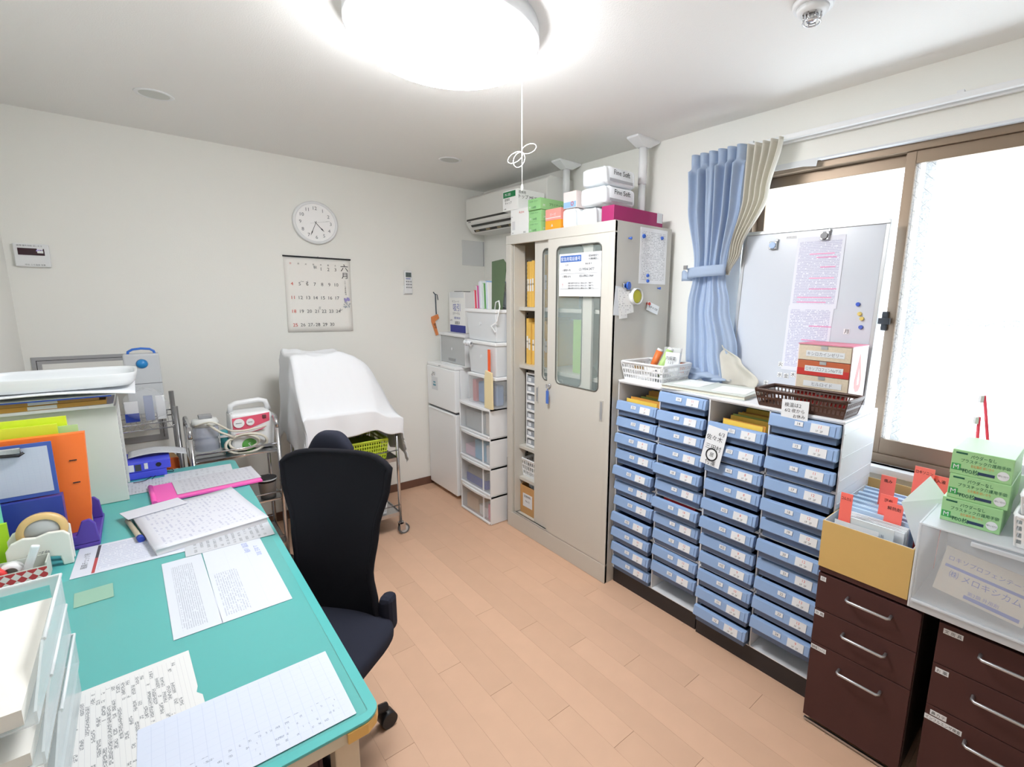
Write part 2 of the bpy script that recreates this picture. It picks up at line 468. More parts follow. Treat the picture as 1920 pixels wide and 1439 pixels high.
# curtain: blue, with cream lining, tied back and pooled on the drawer units
blue_c = mat('blue_curtain_cloth', (196, 212, 233), 0.9, noise=0.05, nscale=60, bump=0.3, bscale=900, transl=0.4)
cream_c = mat('cream_lining_cloth', (234, 231, 222), 0.9, noise=0.03, bump=0.3, bscale=900, transl=0.35)
UT = 1.1082          # top of the drawer units
cu = thing('curtain', 'blue curtain with cream lining gathered by a tieback beside the window', 'curtain', (2.10, 1.33, UT))
def lerp_tab(tab, t):
    for (a, va), (b_, vb) in zip(tab, tab[1:]):
        if t <= b_: 
            k = (t - a) / (b_ - a); k = k * k * (3 - 2 * k)
            return [p + (q - p) * k for p, q in zip(va, vb)]
    return tab[-1][1]
BT = [(0, (1.485, 1.20, .030)), (.22, (1.475, 1.215, .028)), (.48, (1.43, 1.262, .013)), (.53, (1.425, 1.268, .009)), (.66, (1.448, 1.235, .010)), (.86, (1.446, 1.175, .010)), (1.0, (1.44, 1.135, .016))]
def bluef(u, v):
    yl, yr, am = lerp_tab(BT, v)
    k = max(0, 1 - v / .5)
    uu = u + .35 * k * (1 - k) * u * (1 - u) * 2
    y = yl + (yr - yl) * uu
    z = 2.19 + (UT + .012 - 2.19) * v
    w = am * math.sin(u * 2 * pi * 6.0 + .5 * math.sin(7 * u)) * (1 if v < .5 else .6) + .55 * am * math.sin(u * 2 * pi * 9.5 + 1.0 + 2 * v)
    if v < .06: w = am * (abs(math.sin(u * pi * 6.0)) ** .6 * 1.6 - .8)
    if v > .5: w += .022 * math.sin(pi * u) * min(1, (v - .5) * 5) + .012 * math.sin(u * 2 * pi * 1.5 + .4 + v * 2)
    return (2.072 - w, y, z)
part('cloth', MB().grid(bluef, 120, 70), blue_c, cu, solid=0.0015)
CT = [(0, (1.205, 1.045, .022)), (.2, (1.205, 1.09, .022)), (.42, (1.255, 1.20, .015)), (.52, (1.275, 1.255, .006))]
def creamf(u, v):
    yl, yr, am = lerp_tab(CT, v * .52)
    y = yl + (yr - yl) * u
    z = 2.19 + (UT - 2.19) * v * .52
    return (2.098 - am * math.sin(u * 2 * pi * 4.5), y, z)
part('lining', MB().grid(creamf, 70, 36), cream_c, cu, solid=0.0012)
CT2 = [(0, (1.27, 1.235, .006)), (.35, (1.26, 1.13, .012)), (.8, (1.24, 1.035, .018)), (1, (1.22, 1.05, .02))]
def creamf2(u, v):
    yl, yr, am = lerp_tab(CT2, v)
    return (2.058 - am * math.sin(u * 2 * pi * 1.2 + .6), yl + (yr - yl) * u, 1.30 + (UT + .006 - 1.30) * v)
part('lining', MB().grid(creamf2, 30, 20), cream_c, cu, solid=0.0012)
m = MB()   # tieback band
m.grid(lambda u, v: (2.052 - .03 * math.sin(pi * u), 1.455 - .205 * u, 1.612 + .05 * v + .012 * u), 16, 3)
m.grid(lambda u, v: (2.068 - .01 * math.sin(4 * u), 1.50 - .06 * u, 1.602 + (.045 + .008 * math.sin(6 * u)) * v), 8, 3)
part('tieback', m, blue_c, cu, solid=0.004)
part('tieback_clip', MB().box(2.026, 2.034, 1.445, 1.465, 1.655, 1.675), steel, cu)
m = MB()   # folds pooled at the hem
def pool(u, v):
    a = 2 * pi * v; y = 1.485 - .30 * u; e = math.sin(pi * min(1, max(0, u * .96 + .02))) ** .35
    return (2.052 + .020 * math.sin(11 * u + 1) * math.sin(3 * a + 5 * u) + .042 * e * math.cos(a), y + .012 * math.sin(2 * a + 9 * u), UT + .038 + .040 * e * math.sin(a) * (.75 + .35 * math.sin(16 * u + 2 * a)) * (1 - .55 * u) - .010 * u)
part('pooled_hem', MB().grid(pool, 60, 18), blue_c, cu)

# ------------------------------------------------------------------ ceiling fittings
lamp = thing('ceiling_lamp', 'round white ceiling lamp with pull cord, switched on', 'ceiling light', (LX := .80, LY := 1.52, CZ))
R0 = .287
part('lamp_base', MB().lathe([(R0 - .03, 0), (R0 + .004, -.003), (R0 + .006, -.050), (R0 - .03, -.054)][::-1], 48, (LX, LY, CZ)), white, lamp)
lampm = glow('lamp_cover_glow', (252, 253, 255), LAMP_STRENGTH)
prof = [(R0 - .004, -.052)] + [(R0 * math.cos(a), -.056 - .086 * math.sin(a)) for a in [pi / 2 * k / 10 for k in range(11)]]
prof[-1] = (0.0, -.142)
part('lamp_cover', MB().lathe(prof[::-1], 48, (LX, LY, CZ)), lampm, lamp)
cp = PYY(979, 130, 1.60); ctop = Vector((cp.x, cp.y, CZ - .03))
cordm = mat('white_cord', (245, 244, 240), 0.6)
xk, yk = cp.x, cp.y
zk = PYY(975, 285, 1.60).z; zb = PYY(979, 352, 1.60).z
part('pull_cord', MB().tube([(xk, yk, CZ - .035), (xk - .001, yk, zk), (xk, yk, zb + .012)], 0.0014, 6), cordm, lamp)
m = MB()
def loop(ax, az, dx, dz, w):
    pts = []
    for k in range(13):
        t = 2 * pi * k / 12
        lx = (1 - math.cos(t)) / 2; wz = math.sin(t) * w
        pts.append((xk + dx * lx * 1.0 - dz * wz, yk - dx * lx * .6 + dz * wz * .6, zk + dz * lx + dx * wz))
    m.tube(pts, 0.0014, 6)
loop(0, 0, .045, .030, .28); loop(0, 0, -.045, -.040, .25); loop(0, 0, -.020, -.055, .3)
part('bow', m, cordm, lamp)
part('cord_knob', MB().lathe([(.001, -.012), (.0035, -.011), (.0045, .0), (.003, .010), (.001, .012)], 10, (xk, yk, zb)), cordm, lamp)

sp_ = PZZ(1523, 28, CZ - .03)
sd = thing('smoke_detector', 'small white smoke detector with chrome cage on the ceiling', 'smoke detector', (sp_.x, sp_.y, CZ))
part('base', MB().lathe([(.052, -.014), (.055, -.008), (.055, 0)], 28, (sp_.x, sp_.y, CZ)), white, sd)
part('body', MB().lathe([(.030, -.030), (.040, -.026), (.044, -.014)], 28, (sp_.x, sp_.y, CZ)), white, sd)
m = MB(); m.lathe([(.001, -.05), (.012, -.049), (.017, -.042), (.017, -.03)], 16, (sp_.x, sp_.y, CZ))
for k in range(8):
    a = k * pi / 4; m.cyl((sp_.x + .026 * math.cos(a), sp_.y + .026 * math.sin(a), CZ - .029), (sp_.x + .022 * math.cos(a), sp_.y + .022 * math.sin(a), CZ - .05), .0018, n=6)
m.tube([(sp_.x + .023 * math.cos(k * pi / 8), sp_.y + .023 * math.sin(k * pi / 8), CZ - .050) for k in range(16)], .0022, 6, closed=True)
part('sensor_cage', m, chrome, sd)
for (pxy, lab) in (((289, 177), 'left recessed white round downlight, unlit, above the back wall'), ((844, 300), 'right recessed white round downlight, unlit, near the air conditioner')):
    p = PZZ(*pxy, CZ)
    d = thing('downlight', lab, 'downlight', (p.x, p.y, CZ), group='recessed ceiling downlights')
    part('rim', MB().lathe([(.052, .0), (.056, -.004), (.066, -.0035), (.070, 0)], 32, (p.x, p.y, CZ)), white, d)
    part('lens', MB().lathe([(0, -.0006), (.030, -.0010), (.053, -.0022)], 32, (p.x, p.y, CZ)), mat('downlight_lens', (196, 200, 196), 0.3), d)

# ------------------------------------------------------------------ things on the back wall
cc = PYY(592, 418, BW - .02)
ck = thing('wall_clock', 'round white wall clock showing about twenty five to five', 'clock', (cc.x, BW, cc.z))
CR = .134
part('case', MB().lathe([(CR - .004, 0), (CR, -.008), (CR - .001, -.026), (CR - .008, -.032), (CR - .016, -.030), (CR - .018, -.020)], 48, (cc.x, BW, cc.z), 'y'), white, ck)
part('dial', MB().lathe([(CR - .0165, -.020), (.0, -.0202)], 48, (cc.x, BW, cc.z), 'y', cap=False), mat('clock_dial', (246, 246, 246), 0.4), ck)
yq = BW - .0212
for h in range(1, 13):
    a = pi / 2 - h * pi / 6
    part('numeral', MB().text(str(h), .030, (cc.x + .090 * math.cos(a), yq, cc.z + .090 * math.sin(a)), (1, 0, 0), (0, 0, 1), 0), inkgrey, ck)
def hand(nm, ang, l, w, tail, yy, mt):
    a = pi / 2 - ang; d = Vector((math.cos(a), 0, math.sin(a))); s_ = Vector((-d.z, 0, d.x)); c_ = Vector((cc.x, yy, cc.z))
    pts = [c_ - d * tail - s_ * w * .4, c_ - d * tail + s_ * w * .4, c_ + d * l * .6 + s_ * w * .5, c_ + d * l * .7 + s_ * w * 1.1, c_ + d * l, c_ + d * l * .7 - s_ * w * 1.1, c_ + d * l * .6 - s_ * w * .5]
    m = MB().add(pts, [tuple(range(7))]); part(nm, m, mt, ck)
hand('hour_hand', math.radians(138), .072, .0035, .01, BW - .022, ink)
hand('minute_hand', math.radians(203), .092, .0028, .012, BW - .0226, ink)
hand('second_hand', math.radians(78), .094, .0008, .034, BW - .0232, inkgrey)

c0, c1, c2, c3 = [PYY(*q, BW) for q in ((531, 480), (656, 488), (541, 622), (661, 621))]
cal = thing('wall_calendar', 'paper wall calendar for June hung under the clock', 'calendar', ((c0.x + c1.x) / 2, BW, c2.z))
cx0, cx1, cz1, cz0 = .716, 1.116, 1.740, 1.262
m = MB(); m.grid(lambda u, v: (cx0 + (cx1 - cx0) * u - .006 * (1 - v) , BW - .004 - .008 * (1 - v) * (1 - .5 * u) * (1 - v), cz0 + (cz1 - cz0) * v - .004 * u * (1 - v)), 12, 12)
part('sheet', m, mat('calendar_paper', (240, 238, 233), 0.75), cal, solid=0.0012)
part('top_bar', MB().box(cx0 - .004, cx1 + .004, BW - .010, BW - .001, cz1 - .003, cz1 + .006), ink, cal)
part('hook', MB().cyl((.916, BW, cz1 + .008), (.916, BW - .012, cz1 + .008), .003, n=8), steel, cal)
def cy_(z): return BW - .0055 - .008 * ((cz1 - z) / (cz1 - cz0)) ** 2
days = [[0, 0, 0, 0, 1, 2, 3], [4, 5, 6, 7, 8, 9, 10], [11, 12, 13, 14, 15, 16, 17], [18, 19, 20, 21, 22, 23, 24], [25, 26, 27, 28, 29, 30, 0]]
calgrey = mat('calendar_grey', (95, 95, 98), 0.7)
for r_, row in enumerate(days):
    z = cz1 - .082 - r_ * .088 + (.012 if r_ == 0 else 0)
    for c_, n_ in enumerate(row):
        if not n_: continue
        x = cx0 + .036 + c_ * .0445
        part('date_number', MB().text(str(n_), .030, (x, cy_(z) - .001, z), (1, 0, 0), (0, 0, 1), 0), inkred if c_ == 0 else calgrey, cal)
for c_, s_ in enumerate('日月火水木金土'):
    part('weekday', MB().text(s_, .012, (cx0 + .036 + c_ * .0445, cy_(cz1 - .04) - .001, cz1 - .043), (1, 0, 0), (0, 0, 1), 0), inkred if c_ == 0 else calgrey, cal)
m = MB(); m.text('六', .052, (cx1 - .040, cy_(1.68) - .001, 1.685), (1, 0, 0), (0, 0, 1), 0); m.text('月', .046, (cx1 - .042, cy_(1.63) - .001, 1.632), (1, 0, 0), (0, 0, 1), 0)
for k, s_ in enumerate('二〇一七年水無月'): m.text(s_, .011, (cx1 - .041, cy_(1.6) - .001, 1.595 - k * .0125), (1, 0, 0), (0, 0, 1), 0)
part('month_title', m, ink, cal)
m = MB()
for k in range(16):
    a = random.random() * 2 * pi; r_ = .016 * math.sqrt(random.random()); q = Vector((cx1 - .036 + r_ * math.cos(a), cy_(1.47) - .0012 - .00005 * k, 1.472 + r_ * math.sin(a)))
    m.add([q + Vector((.006 * math.cos(j * pi / 3), 0, .006 * math.sin(j * pi / 3))) for j in range(6)], [tuple(range(6))[::-1]])
part('flower_print', m, mat('hydrangea_ink', (158, 150, 205), 0.7), cal)
m = MB()
for k in range(14):
    q = Vector((cx1 - .037 + random.uniform(-.02, .02), cy_(1.43) - .0012 - .00005 * k, 1.435 + random.uniform(-.018, .016))); a = random.random() * pi
    d = Vector((math.cos(a), 0, math.sin(a))) * .009; e = Vector((-d.z, 0, d.x)) * .35
    m.add([q - d, q + e, q + d, q - e], [(0, 1, 2, 3)])
part('leaf_print', m, mat('leaf_ink', (160, 168, 178), 0.7), cal)
for (x, z, s_) in ((.895, 1.68, '秋'), (.812, 1.585, '〜'), (.84, 1.582, 'メ'), (1.04, 1.405, 'レ'), (.905, 1.415, 'ミ'), (.86, 1.30, '〃')): part('handwriting', MB().text(s_, .022, (x, cy_(z) - .001, z), (1, 0, .1), (0, 0, 1), 0), inkgrey, cal)

q = PYY(765, 530, BW - .015)
rm = thing('remote_control', 'small white remote control in a wall holder', 'remote control', (q.x, BW, q.z - .085))
part('holder', MB().box(q.x - .034, q.x + .034, BW - .012, BW, q.z - .088, q.z - .02), white, rm, 0.004)
part('body', MB().box(q.x - .029, q.x + .029, BW - .028, BW - .010, q.z - .082, q.z + .086), white, rm, 0.006)
part('display', MB().box(q.x - .021, q.x + .021, BW - .0295, BW - .0275, q.z + .038, q.z + .072), mat('lcd_grey', (96, 108, 108), 0.25), rm)
for k in range(4):
    for j in range(3 if k else 2):
        part('button', MB().box(q.x - .021 + j * .016, q.x - .010 + j * .016 + (.008 if not k else 0), BW - .030, BW - .028, q.z + .022 - k * .021, q.z + .032 - k * .021), mat('button_blue', (150, 160, 195), 0.5) if k < 1 else greyp, rm)

a_, b_ = PYY(22, 455, BW - .02), PYY(97, 502, BW - .02)
th = thing('heater_control_panel', 'white bath heater control panel with dark display on the wall', 'control panel', ((a_.x + b_.x) / 2, BW, b_.z))
part('body', MB().box(a_.x, b_.x, BW - .022, BW, b_.z, a_.z), white, th, 0.004)
part('display', MB().box(a_.x + .014, b_.x - .016, BW - .0235, BW - .021, b_.z + .055, a_.z - .022), mat('dark_red_display', (52, 20, 34), 0.2), th)
m = MB(); m.text('40', .022, (a_.x + .085, BW - .0245, b_.z + .078), (1, 0, 0), (0, 0, 1), 0)
part('display_digits', m, mat('digit_violet', (175, 160, 225), 0.5, emit=(175, 160, 225), es=0.6), th)
for s_ in (0, 1): part('button', MB().box(b_.x - .040, b_.x - .020, BW - .026, BW - .022, b_.z + .066 + s_ * .016, b_.z + .078 + s_ * .016), white, th, 0.001)
m = MB(); m.text('給湯 優先', .008, (a_.x + .03, BW - .0225, a_.z - .010), (1, 0, 0), (0, 0, 1), 0); m.text('自動 追いだき', .008, (b_.x - .045, BW - .0225, a_.z - .010), (1, 0, 0), (0, 0, 1), 0); m.text('呼出 ふろ温度 音量', .008, (a_.x + .065, BW - .0225, b_.z + .010), (1, 0, 0), (0, 0, 1), 0)
part('lettering', m, inkgrey, th)

alum = mat('satin_aluminium', (176, 177, 180), 0.4, 0.3)
ha = thing('access_hatch', 'aluminium framed access hatch low on the back wall', 'access hatch', (-.18, BW, .66))
hx0, hx1, hz0, hz1 = -.425, .056, .665, 1.168
m = MB()
for (x0, x1, z0, z1) in ((hx0, hx1, hz1 - .035, hz1), (hx0, hx1, hz0, hz0 + .035), (hx0, hx0 + .035, hz0 + .035, hz1 - .035), (hx1 - .035, hx1, hz0 + .035, hz1 - .035)): m.box(x0, x1, BW - .006, BW, z0, z1)
part('frame', m, alum, ha, 0.001)
part('panel', MB().box(hx0 + .035, hx1 - .035, BW - .004, BW, hz0 + .035, hz1 - .035), wallm, ha)
part('gap_line', MB().box(hx0 + .016, hx1 - .016, BW - .0066, BW - .006, hz1 - .019, hz1 - .0165).box(hx0 + .016, hx0 + .0185, BW - .0066, BW - .006, hz0 + .016, hz1 - .019).box(hx1 - .0185, hx1 - .016, BW - .0066, BW - .006, hz0 + .016, hz1 - .019), ink, ha)
pa, pb = PYY(866, 450, BW), PYY(908, 500, BW)
p2 = thing('wall_panel', 'small white square cover panel under the air conditioner', 'wall panel', ((pa.x + pb.x) / 2, BW, pb.z))
part('cover', MB().box(pa.x, min(pb.x, RW - .004), BW - .005, BW, pb.z, pa.z), mat('panel_white', (214, 216, 216), 0.6), p2, 0.001)
part('edge_strip', MB().box(min(pb.x, RW - .004) - .012, min(pb.x, RW - .004) - .008, BW - .007, BW - .005, pb.z, pa.z), greyp, p2)

# air conditioner on the right wall, in the corner
ac = thing('air_conditioner', 'white wall mounted air conditioner in the corner', 'air conditioner', (2.09, 2.98, 1.99))
AX, AY0, AY1, AZ0, AZ1 = 1.965, 2.476, 3.48, 1.985, 2.262
acw = mat('air_conditioner_white', (226, 226, 222), 0.4)
poly = [(RW, AZ0 + .01), (RW, AZ1), (AX + .03, AZ1), (AX + .004, AZ1 - .02), (AX, AZ0 + .105), (AX + .005, AZ0 + .075), (AX + .055, AZ0 + .01)]
part('body', MB().prism(poly, 'y', AY0, AY1), acw, ac, 0.004)
dk = mat('vent_dark', (58, 58, 54), 0.6)
part('intake_slot', MB().box(AX - .0015, AX + .004, AY0 + .03, AY1 - .02, AZ0 + .094, AZ0 + .107), dk, ac)
m = MB()
dX, dZ = .05, -.065
def acf(t, y0, y1, w, off, thick, mi=0):
    d = Vector((.05, 0, -.065)).normalized(); n_ = Vector((-.065, 0, -.05)).normalized(); c_ = Vector((AX + .005, 0, AZ0 + .075)) + Vector((.05, 0, -.065)) * t
    m.obox(c_ + n_ * off + Vector((0, (y0 + y1) / 2, 0)), (w, y1 - y0, thick), d, (0, 1, 0))
acf(.25, AY0 + .05, AY1 - .06, .016, .001, .004); acf(.75, AY0 + .05, AY1 - .06, .022, .001, .004)
part('outlet_slot', m, dk, ac)
m = MB(); acf(.5, AY0 + .05, AY1 - .06, .018, .008, .003); part('louvre', m, acw, ac)
for k in range(6):
    m = MB(); y = AY0 + .12 + k * .15; acf(.75, y, y + .05, .012, .004, .004); part('fin', m, mat('fin_tan', (150, 136, 108), .6), ac)
m = MB().box(AX - .0006, AX + .002, AY1 - .075, AY1 - .04, AZ0 + .083, AZ0 + .087)
part('logo_print', m, inkgrey, ac)

# two anti-tip poles between cabinet and ceiling
for (ptop, lab) in (((1206, 262), 'white anti-tip pole braced to the ceiling, the one nearer the window'), ((1062, 310), 'white anti-tip pole braced to the ceiling, the one nearer the air conditioner')):
    p = PZZ(*ptop, CZ - .02); p = PXX(ptop[0], ptop[1] + 30, 2.09)
    pole = thing('anti_tip_pole', lab, 'support pole', (p.x, p.y, 1.875), group='anti-tip poles on the steel cabinet')
    part('foot', MB().box(p.x - .045, p.x + .045, p.y - .024, p.y + .024, 1.8755, 1.889), white, pole, 0.004)
    part('lower_tube', MB().cyl((p.x, p.y, 1.889), (p.x, p.y, 2.12), .019, n=18), white, pole)
    part('upper_tube', MB().cyl((p.x, p.y, 2.115), (p.x, p.y, CZ - .03), .0225, n=18), white, pole)
    m = MB(); m.add([(p.x - .09, p.y - .04, CZ), (p.x + .09, p.y - .04, CZ), (p.x + .09, p.y + .04, CZ), (p.x - .09, p.y + .04, CZ), (p.x - .09, p.y - .04, CZ - .010), (p.x + .09, p.y - .04, CZ - .010), (p.x + .09, p.y + .04, CZ - .010), (p.x - .09, p.y + .04, CZ - .010),
        (p.x - .028, p.y - .026, CZ - .045), (p.x + .028, p.y - .026, CZ - .045), (p.x + .028, p.y + .026, CZ - .045), (p.x - .028, p.y + .026, CZ - .045)],
        [(0, 1, 2, 3), (0, 4, 5, 1), (1, 5, 6, 2), (2, 6, 7, 3), (3, 7, 4, 0), (4, 8, 9, 5), (5, 9, 10, 6), (6, 10, 11, 7), (7, 11, 8, 4), (11, 10, 9, 8)])
    part('ceiling_pad', m, white, pole, 0.002)
# ------------------------------------------------------------------ steel cabinet with sliding doors
cabm = mat('grey_enamel', (199, 196, 188), 0.42, bump=0.08, bscale=500)
KX0, KX1, KY0, KY1, KZ = 1.715, 2.15, 1.640, 2.555, 1.875
cab = thing('steel_cabinet', 'tall grey steel cabinet with two sliding glazed doors', 'cabinet', ((KX0 + KX1) / 2, (KY0 + KY1) / 2, 0))
t = .018
m = MB()
m.box(KX0 + .004, KX1, KY0, KY0 + t, 0, KZ); m.box(KX0 + .004, KX1, KY1 - t, KY1, 0, KZ); m.box(KX1 - t, KX1, KY0 + t, KY1 - t, 0, KZ)
m.box(KX0 + .004, KX1 - t, KY0 + t, KY1 - t, KZ - t, KZ); m.box(KX0 + .004, KX1 - t, KY0 + t, KY1 - t, .08, .098)
part('body', m, cabm, cab)
m = MB()
m.box(KX0, KX0 + .02, KY0, KY1, 0, .105); m.box(KX0, KX0 + .02, KY0, KY1, 1.822, KZ)
m.box(KX0, KX0 + .02, KY0, KY0 + .035, .105, 1.822); m.box(KX0, KX0 + .02, KY1 - .05, KY1, .105, 1.822)
part('front_frame', m, cabm, cab, 0.003)
part('bottom_track', MB().box(KX0 + .002, KX0 + .006, KY0 + .04, KY1 - .06, .104, .109).box(KX0 + .022, KX0 + .026, KY0 + .04, KY1 - .06, .104, .109), steel, cab)
part('inner_jamb', MB().box(KX0 + .02, KX0 + .10, KY1 - .062, KY1 - .050, .105, 1.822), cabm, cab)
m = MB()
for k in range(60): m.box(KX0 + .145, KX0 + .153, KY1 - .0195, KY1 - .0185 + .0002, .25 + k * .025, .262 + k * .025)
pt = part('shelf_slots', m, ink, cab); pt['kind'] = 'stuff'
shz = [.345, .56, 1.09, 1.45]
for z in shz: part('shelf', MB().box(KX0 + .055, KX1 - t, KY0 + t, KY1 - t, z - .022, z), cabm, cab, 0.002)
def door(y0, y1, x, wy0, wy1, nm):
    z0, z1 = .104, 1.826; wz0, wz1 = 1.035, 1.778; th_ = .014
    outer = [(y0, z0), (y1, z0), (y1, z1), (y0, z1)]; hole = rrect(wy0, wy1, wz0, wz1, .03, 5)
    m = MB()
    # front skin as strips around a rounded opening
    n = len(hole)
    for xx, fl_ in ((x, 0), (x + th_, 1)):
        o = len(m.v); m.v += [Vector((xx, *p)) for p in outer] + [Vector((xx, *p)) for p in hole]
        q = n // 4
        segs = [(2, 0), (3, q), (0, 2 * q), (1, 3 * q)]       # corners: (y1,z1),(y0,z1),(y0,z0),(y1,z0)
        for c_, st in segs:
            for k in range(q - 1):
                f_ = (o + c_, o + 4 + st + k, o + 4 + st + k + 1); m.f.append(f_ if not fl_ else f_[::-1]); m.m.append(0); m.sm.append(False)
        order = [(2, 3, q - 1, q), (3, 0, 2 * q - 1, 2 * q), (0, 1, 3 * q - 1, 3 * q), (1, 2, 4 * q - 1, 0)]
        for ca, cb_, ha_, hb_ in order:
            f_ = (o + ca, o + 4 + ha_, o + 4 + hb_, o + cb_); m.f.append(f_ if not fl_ else f_[::-1]); m.m.append(0); m.sm.append(False)
    o2 = len(m.v) - (4 + n); o1 = o2 - (4 + n)
    for i in range(4): m.f.append((o1 + i, o1 + (i + 1) % 4, o2 + (i + 1) % 4, o2 + i)); m.m.append(0); m.sm.append(False)
    for i in range(n): m.f.append((o1 + 4 + (i + 1) % n, o1 + 4 + i, o2 + 4 + i, o2 + 4 + (i + 1) % n)); m.m.append(0); m.sm.append(False)
    d = part('sliding_door', m, cabm, cab)
    part('pane', MB().box(x + .006, x + .009, wy0 - .004, wy1 + .004, wz0 - .004, wz1 + .004), mat('clear_glass', (205, 222, 220), 0.05, alpha=0.13, spec=0.6), d)
    g = mat('rubber_gasket', (92, 94, 90), .6)
    ring = [(x - .0006, p[0], p[1]) for p in hole]
    part('gasket', MB().tube(ring, .0035, 6, closed=True), g, d)
    return d
dB = door(1.808, 2.29, KX0 + .022, 1.880, 2.215, 'rear')         # rear sliding door, slid to the right
dA = door(KY0 + .036, 2.145, KX0 + .003, 1.728, 2.070, 'front')
silv = mat('pull_silver', (214, 212, 206), 0.35, 0.5)
def recess(y, z0, z1, x, par):
    part('recessed_pull', MB().box(x - .002, x + .001, y - .013, y + .013, z0, z1), silv, par, 0.001)
    part('pull_hollow', MB().box(x - .0026, x - .0018, y - .007, y + .007, z0 + .008, z1 - .008), greyp, par)
recess(1.700, .885, .995, KX0 + .003, dA); recess(2.262, .885, .985, KX0 + .022, dB)
part('lock', MB().cyl((KX0 + .003, 2.118, 1.012), (KX0 - .006, 2.118, 1.012), .010, n=14), chrome, dA)
m = MB(); m.cyl((KX0 - .006, 2.118, 1.012), (KX0 - .020, 2.118, 1.012), .003, n=8); m.box(KX0 - .028, KX0 - .018, 2.115, 2.121, 1.0, 1.022)
part('key', m, chrome, dA)
ktag = solo('key_tag', MB().box(-.003, .003, -.010, .010, -.075, 0).box(-.001, .001, -.003, .003, 0, .012), mat('key_tag_blue', (70, 110, 190), .4), 'blue key tag hanging from the cabinet lock', 'key tag', (KX0 - .020, 2.114, .985), bevel=0.002)

# cabinet contents
env = mat('manila_yellow', (226, 184, 92), 0.75, noise=0.06, rnd=0.08)
def env_book(x, y, z, th_, d, h, lean=0.0, lab=None):
    m = MB(); o_ = h * math.tan(lean)
    m.add([(x, y, z), (x + d, y, z), (x + d, y + th_, z), (x, y + th_, z), (x, y + o_, z + h), (x + d, y + o_, z + h), (x + d, y + th_ + o_, z + h), (x, y + th_ + o_, z + h)],
          [(3, 2, 1, 0), (4, 5, 6, 7), (0, 1, 5, 4), (1, 2, 6, 5), (2, 3, 7, 6), (3, 0, 4, 7)])
    return m
n_ = 0
shelf_names = {1.45: 'top shelf', 1.09: 'middle shelf'}
for z, ys in ((1.45, [2.492, 2.462, 2.434, 2.404, 2.376, 2.346, 2.316, 2.288, 2.262]), (1.09, [2.490, 2.462, 2.436, 2.408, 2.380, 2.352, 2.324, 2.296])):
    for k, y in enumerate(ys):
        h = random.uniform(.27, .315) if z > 1.2 else random.uniform(.25, .30)
        o = thing('manila_file', 'yellow manila file, %s from the left on the cabinet %s' % (ORD[k], shelf_names[z]), 'file', (KX0 + .2, y - .02, z), group='yellow manila files on the %s' % shelf_names[z])
        x0 = KX0 + .10 + random.uniform(0, .02)
        part('cover', env_book(x0, y - .024, z + .0006, .022, .22, h, 0.0), env, o)
        part('spine_label', MB().box(x0 - .001, x0, y - .020, y - .006, z + h * .35, z + h * .62), whitep, o)
        part('spine_text', MB().text('記録', .012, (x0 - .0014, y - .013, z + h * .5), (0, -1, 0), (0, 0, 1), 0), ink, o)
lime = mat('lime_plastic', (150, 196, 70), .45)
solo('file_folder', env_book(KX0 + .10, 1.905, 1.0906, .13, .012, .30), lime, 'lime green plastic folder behind the cabinet glass', 'folder')
def blob(c, r, seed, n=16, k=.22):
    rn = random.Random(seed); ph = [rn.random() * 6 for _ in range(6)]
    def f(u, v):
        a = 2 * pi * u; b_2 = pi * (v - .5)
        q = 1 + k * (math.sin(3 * a + ph[0]) * math.cos(4 * b_2 + ph[1]) * .5 + .5 * math.sin(7 * a + 5 * b_2 + ph[2]) * math.cos(b_2))
        return (c[0] + r[0] * q * math.cos(a) * math.cos(b_2), c[1] + r[1] * q * math.sin(a) * math.cos(b_2), c[2] + r[2] * q * math.sin(b_2))
    return MB().grid(f, n * 2, n)
solo('plastic_bag', blob((0, 0, .085), (.07, .06, .085), 3), mat('teal_bag', (140, 178, 190), .35, alpha=.8), 'crumpled pale teal plastic bag on the middle shelf of the cabinet', 'bag', (1.87, 1.755, 1.092))
solo('plastic_bag', blob((0, 0, .05), (.06, .05, .05), 4), mat('grey_bag', (205, 210, 212), .35, alpha=.8), 'crumpled grey white plastic bag beside the lime folder', 'bag', (1.885, 1.845, 1.092))
m = MB().box(0, .02, -.10, .06, 0, .28)
solo('box_file', m, [mat('pale_blue_card', (196, 212, 226), .6)], 'pale blue box file at the right end of the cabinet top shelf', 'file', (1.86, 1.775, 1.4506))
part('title_strip', MB().box(1.857, 1.86, 1.68, 1.83, 1.66, 1.72), mat('title_grey', (86, 96, 110), .6), None)
bpy.data.objects['title_strip'].parent = bpy.data.objects['box_file']; bpy.data.objects['title_strip'].matrix_parent_inverse = Matrix.Translation(Vector((1.86, 1.775, 1.4506))).inverted()
# small parts drawers, white rack of eight, between shelves
rk = thing('letter_case', 'narrow white case of eight shallow drawers on the cabinet shelf', 'drawer case', (1.86, 2.35, .5606))
m = MB(); m.box(1.80, 2.06, 2.10, 2.112, .5606, 1.04); m.box(1.80, 2.06, 2.448, 2.46, .5606, 1.04); m.box(1.80, 2.06, 2.112, 2.448, 1.03, 1.04); m.box(2.05, 2.06, 2.112, 2.448, .5606, 1.03)
part('case', m, white, rk)
for k in range(8):
    z = .5640 + k * .058
    dd = part('drawer', MB().box(1.795, 2.04, 2.114, 2.446, z, z + .05), mat('drawer_grey', (150, 155, 162), .4), rk, 0.002)
    part('drawer_lip', MB().box(1.785, 1.796, 2.12, 2.44, z, z + .012), white, dd)
    part('drawer_label', MB().box(1.7935, 1.795, 2.40, 2.43, z + .018, z + .040), whitep, dd)

